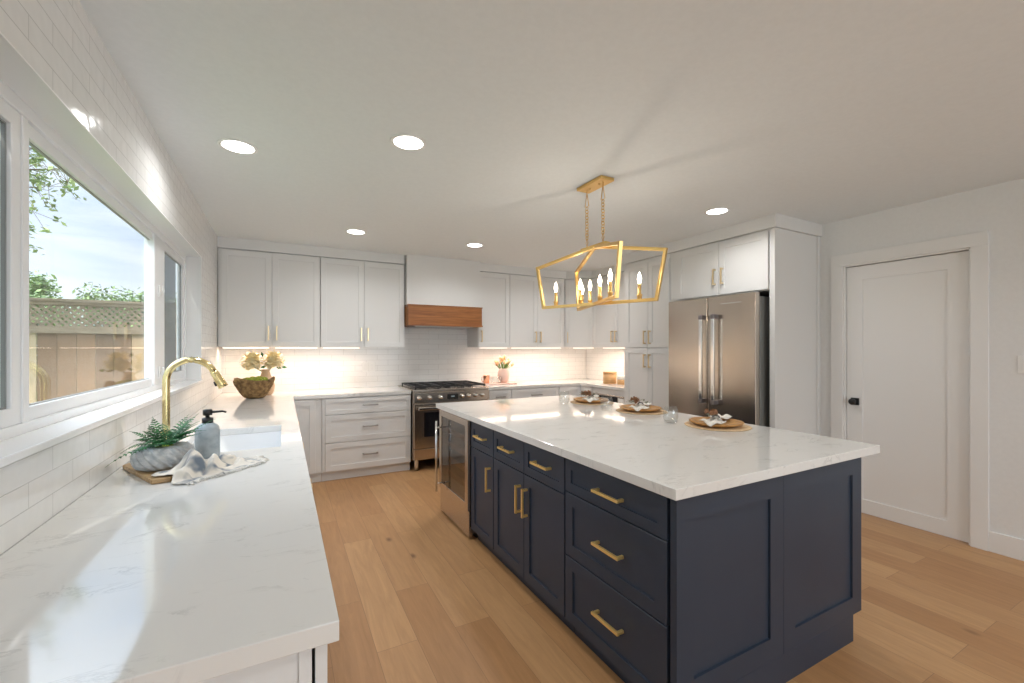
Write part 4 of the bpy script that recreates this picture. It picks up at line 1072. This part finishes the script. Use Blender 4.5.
# ---- recessed downlights
LP = [(-.22, 2.82, 'near the window wall at the front'), (.60, 2.33, 'between window and chandelier at the front'), (.616, 4.35, 'at the back above the white drawers'),
      (1.83, 4.31, 'at the back above the range hood'), (3.12, 2.32, 'in front of the refrigerator cabinet')]
for x, y, lb in LP:
    t = thing('recessed_light', 'round white recessed downlight ' + lb, 'ceiling light', (x, y, H), 0, 'recessed ceiling downlights')
    MB().lathe([(.078, -.0005), (.096, -.0005), (.096, -.004), (.088, -.007), (.078, -.006)], (0, 0, 0), 40).build('trim_ring', 'trim', t)
    MB().lathe([(0, -.001), (.078, -.001), (.078, -.004), (0, -.005)], (0, 0, 0), 40).build('lens', 'can', t)
for x, y in [(p[0], p[1]) for p in LP] + [(3.12, 4.3), (1.85, .3), (.5, -.6), (3.3, -.6), (1.9, -2.3)]:
    sl_ = bpy.data.lights.new('downlight', 'AREA'); sl_.shape = 'DISK'; sl_.size = .15; sl_.energy = 6.0; sl_.color = (1, .995, .985); sl_.spread = radians(150)
    so_ = bpy.data.objects.new('downlight', sl_); COL.objects.link(so_); so_.location = (x, y, H - .012)

# ---- under-cabinet light strips
UC = [((-.545, 5.33), (-.13, 5.33), 'under the corner wall cabinet by the window, left door'), ((-.075, 5.33), (.335, 5.33), 'under the corner wall cabinet by the window, right door'),
      ((.39, 5.33), (.78, 5.33), 'under the wall cabinet left of the hood'), ((2.29, 5.33), (2.70, 5.33), 'under the wall cabinet right of the hood'), ((2.77, 5.33), (3.58, 5.33), 'under the wall cabinet above the tulips')]
for (x0, y0), (x1, y1), lb in UC:
    t = thing('cabinet_light', 'glowing warm light bar ' + lb, 'light', ((x0 + x1) / 2, y0 - .09, ZU0 - .0005), 0, 'light bars under the wall cabinets')
    w = (x1 - x0) / 2
    MB().box(-w, w, -.014, .014, -.007, 0).build('housing', 'whiteplastic', t, bevel=.001)
    MB().box(-w + .004, w - .004, -.011, .011, -.012, -.0072).build('diffuser', 'strip', t, bevel=.001)
    a = area('strip_light', (0, 0, -.014), (0, 0, 0), 2 * w, .075, 2.1 * (2 * w) / .4, (1, .78, .62), 170); a.parent = t
for (x0, y0, x1, y1, lb) in ((3.78, 5.20, 4.02, 5.02, 'under the diagonal corner cabinet'), (4.06, 4.85, 4.06, 4.05, 'under the wall cabinet beside the pantry')):
    L_ = math.hypot(x1 - x0, y1 - y0) / 2; rz = math.atan2(y1 - y0, x1 - x0)
    t = thing('cabinet_light', 'glowing warm light bar ' + lb, 'light', ((x0 + x1) / 2, (y0 + y1) / 2, ZU0 - .0005), rz, 'light bars under the wall cabinets')
    MB().box(-L_, L_, -.014, .014, -.007, 0).build('housing', 'whiteplastic', t, bevel=.001)
    MB().box(-L_ + .004, L_ - .004, -.011, .011, -.012, -.0072).build('diffuser', 'strip', t, bevel=.001)
    a = area('strip_light', (0, 0, -.014), (0, 0, 0), 2 * L_, .075, 2.1 * (2 * L_) / .4, (1, .78, .62), 170); a.parent = t

# ---- outlets and switch
def outlet(x, z, label, double=False):
    t = thing('outlet', label, 'outlet', (x, YB - .0005, z), 0)
    MB().box(-.036, .036, -.006, 0, -.058, .058).build('cover_plate', 'whiteplastic', t, bevel=.002)
    for dz in (-.022, .022): MB().box(-.017, .017, -.0075, -.0062, dz - .015, dz + .015).build('socket', 'trim', t, bevel=.001)
outlet(.895, 1.165, 'white outlet on the tiles left of the range, left of the pair')
outlet(.975, 1.165, 'white outlet on the tiles left of the range, right of the pair')
t = thing('light_switch', 'white light switch on the wall right of the panel door', 'switch', (XR - .0005, .955, 1.29), -pi / 2)
MB().box(-.0, .075, -.006, 0, -.06, .06).build('cover_plate', 'whiteplastic', t, bevel=.002)
MB().box(.022, .053, -.010, -.0062, -.034, .034).build('rocker', 'trim', t, bevel=.001)

# ------------------------------------------------------------------ outside
gd = MB().box(-40, XO - .0, -30, 60, -.4, -.3).build('ground', 'grass'); struct(gd)
FY = 8.45; FZ = 1.66
fn = thing('fence', 'weathered wooden fence of cedar boards with a lattice top outside the window', 'fence', (-3.2, FY, -.3), 0)
b0 = MB().box(0, .19, -.009, .009, 0, FZ + .3)
x = -6.2; bmesh_proto = None
while x < 2.2:
    w = .205
    bd = MB().box(0, w - .006, -.009 + (.012 if int(x * 10) % 2 else 0), .009 + (.012 if int(x * 10) % 2 else 0), 0, FZ + .3).build('board', 'cedar', fn, bevel=.001, loc=(x, 0, 0)); x += w
MB().box(-6.2, 2.3, -.05, .045, FZ + .25, FZ + .345).build('rail', 'fence_rail', fn, bevel=.002)
MB().box(-6.2, 2.3, -.06, .06, FZ + .70, FZ + .74).box(-6.2, 2.3, -.04, .04, FZ + .655, FZ + .70).build('cap_rail', 'fence_rail', fn, bevel=.002)
lt = MB(); h0, h1 = FZ + .345, FZ + .655; hh = h1 - h0; xx = -6.2
while xx < 2.2:
    for sg, yo in ((1, .004), (-1, -.004)):
        a, b = (xx, xx + hh) if sg > 0 else (xx + hh, xx)
        lt.extr([(a - .02, yo - .004, h0), (a + .02, yo - .004, h0), (b + .02, yo - .004, h1), (b - .02, yo - .004, h1)], (0, .008, 0))
    xx += .085
lt.build('lattice', 'fence_rail', fn)
for x in (-6.2, -4.2, -2.2, -.2, 2.2): MB().box(x - .045, x + .045, -.045, .045, 0, FZ + .74).build('post', 'fence_rail', fn, bevel=.002)

def leaves(mb, c, rad, n, size, shell=.55):
    for k in range(n):
        d = Vector((random.gauss(0, 1), random.gauss(0, 1), random.gauss(0, 1))).normalized() * random.uniform(shell, 1)
        p = Vector((c[0] + d.x * rad[0], c[1] + d.y * rad[1], c[2] + d.z * rad[2]))
        u = Vector((random.uniform(-1, 1), random.uniform(-1, 1), random.uniform(-.6, .6))).normalized(); v = u.cross(Vector((random.uniform(-1, 1), random.uniform(-1, 1), 1))).normalized()
        s_ = size * random.uniform(.6, 1.3); u *= s_; v *= s_ * .42
        mb.poly([p - u, p - v, p + u, p + v], [(0, 1, 2, 3)])
for k, (x, y, z) in enumerate(((-5.9, 11.4, 1.45), (-4.15, 11.4, 1.42), (-2.45, 11.4, 1.40), (-.7, 11.4, 1.4), (-7.0, 13.4, 1.75), (-5.25, 13.4, 1.80), (-3.5, 13.4, 1.72), (-1.75, 13.4, 1.8))):
    t = thing('bush', 'leafy green bush showing above the fence', 'bush', (x, y, -.3), 0, 'bushes beyond the fence')
    mb = MB(); leaves(mb, (0, 0, z + .3), (.82, .7, 1.15), 3200, .058, .35)
    for q2 in range(5): leaves(mb, (random.uniform(-.5, .5), random.uniform(-.3, .3), z + .75 + random.uniform(0, .5)), (.34, .32, .42), 420, .052, .1)
    mb.build('foliage', 'bush', t)
    tk = MB()
    for q2 in range(5): tk.tube([(0, 0, 0), (random.uniform(-.2, .2), 0, z * .5), (random.uniform(-.6, .6), random.uniform(-.4, .4), z + random.uniform(.2, 1.0))], [.05, .035, .012], 6)
    tk.build('branches', 'bark', t)
# tree whose branches hang into the upper left of the window
t = thing('tree', 'tree with small green leaves hanging into the top of the window', 'tree', (-4.35, 7.15, -.3), 0)
tb = MB(); lv = MB()
tb.tube([(0, 0, 0), (-.1, .05, 1.6), (.05, 0, 3.0), (0, .1, 4.6)], [.14, .11, .08, .04], 10)
def branch(p, q_, n):
    p = Vector(p); q_ = Vector(q_); mid = (p + q_) / 2 + Vector((0, 0, .12)); tb.tube([p, mid, q_], [.03, .018, .005], 6)
    for i in range(n):
        s_ = random.uniform(.35, 1.05); b = p.lerp(q_, s_) + Vector((0, 0, .12 * (1 - abs(2 * s_ - 1)))); o_ = b + Vector((random.gauss(0, .13), random.gauss(0, .13), random.gauss(-.05, .13)))
        tb.tube([b, o_], .003, 3, cap=False); leaves(lv, o_, (.09, .09, .09), 7, .042, .1)
for p, q_ in (((0, 0, 3.0), (1.75, .15, 3.65)), ((0, 0, 3.2), (2.0, .1, 3.9)), ((0, 0, 2.9), (1.65, .1, 3.35)), ((0, 0, 2.7), (1.55, .1, 2.95)), ((0, 0, 3.6), (1.7, -.1, 4.3)), ((0, 0, 3.6), (1.75, .1, 4.1)),
             ((0, 0, 3.3), (-1.3, .5, 4.0)), ((0, 0, 3.0), (-.9, -1.2, 3.8)), ((0, 0, 3.6), (.3, 1.3, 4.4)), ((0, .1, 4.4), (.6, .3, 5.2)), ((0, 0, 3.9), (-.7, -.2, 5.0))):
    branch(p, q_, 75)
tb.build('trunk', 'bark', t); lv.build('foliage', 'leaf', t)
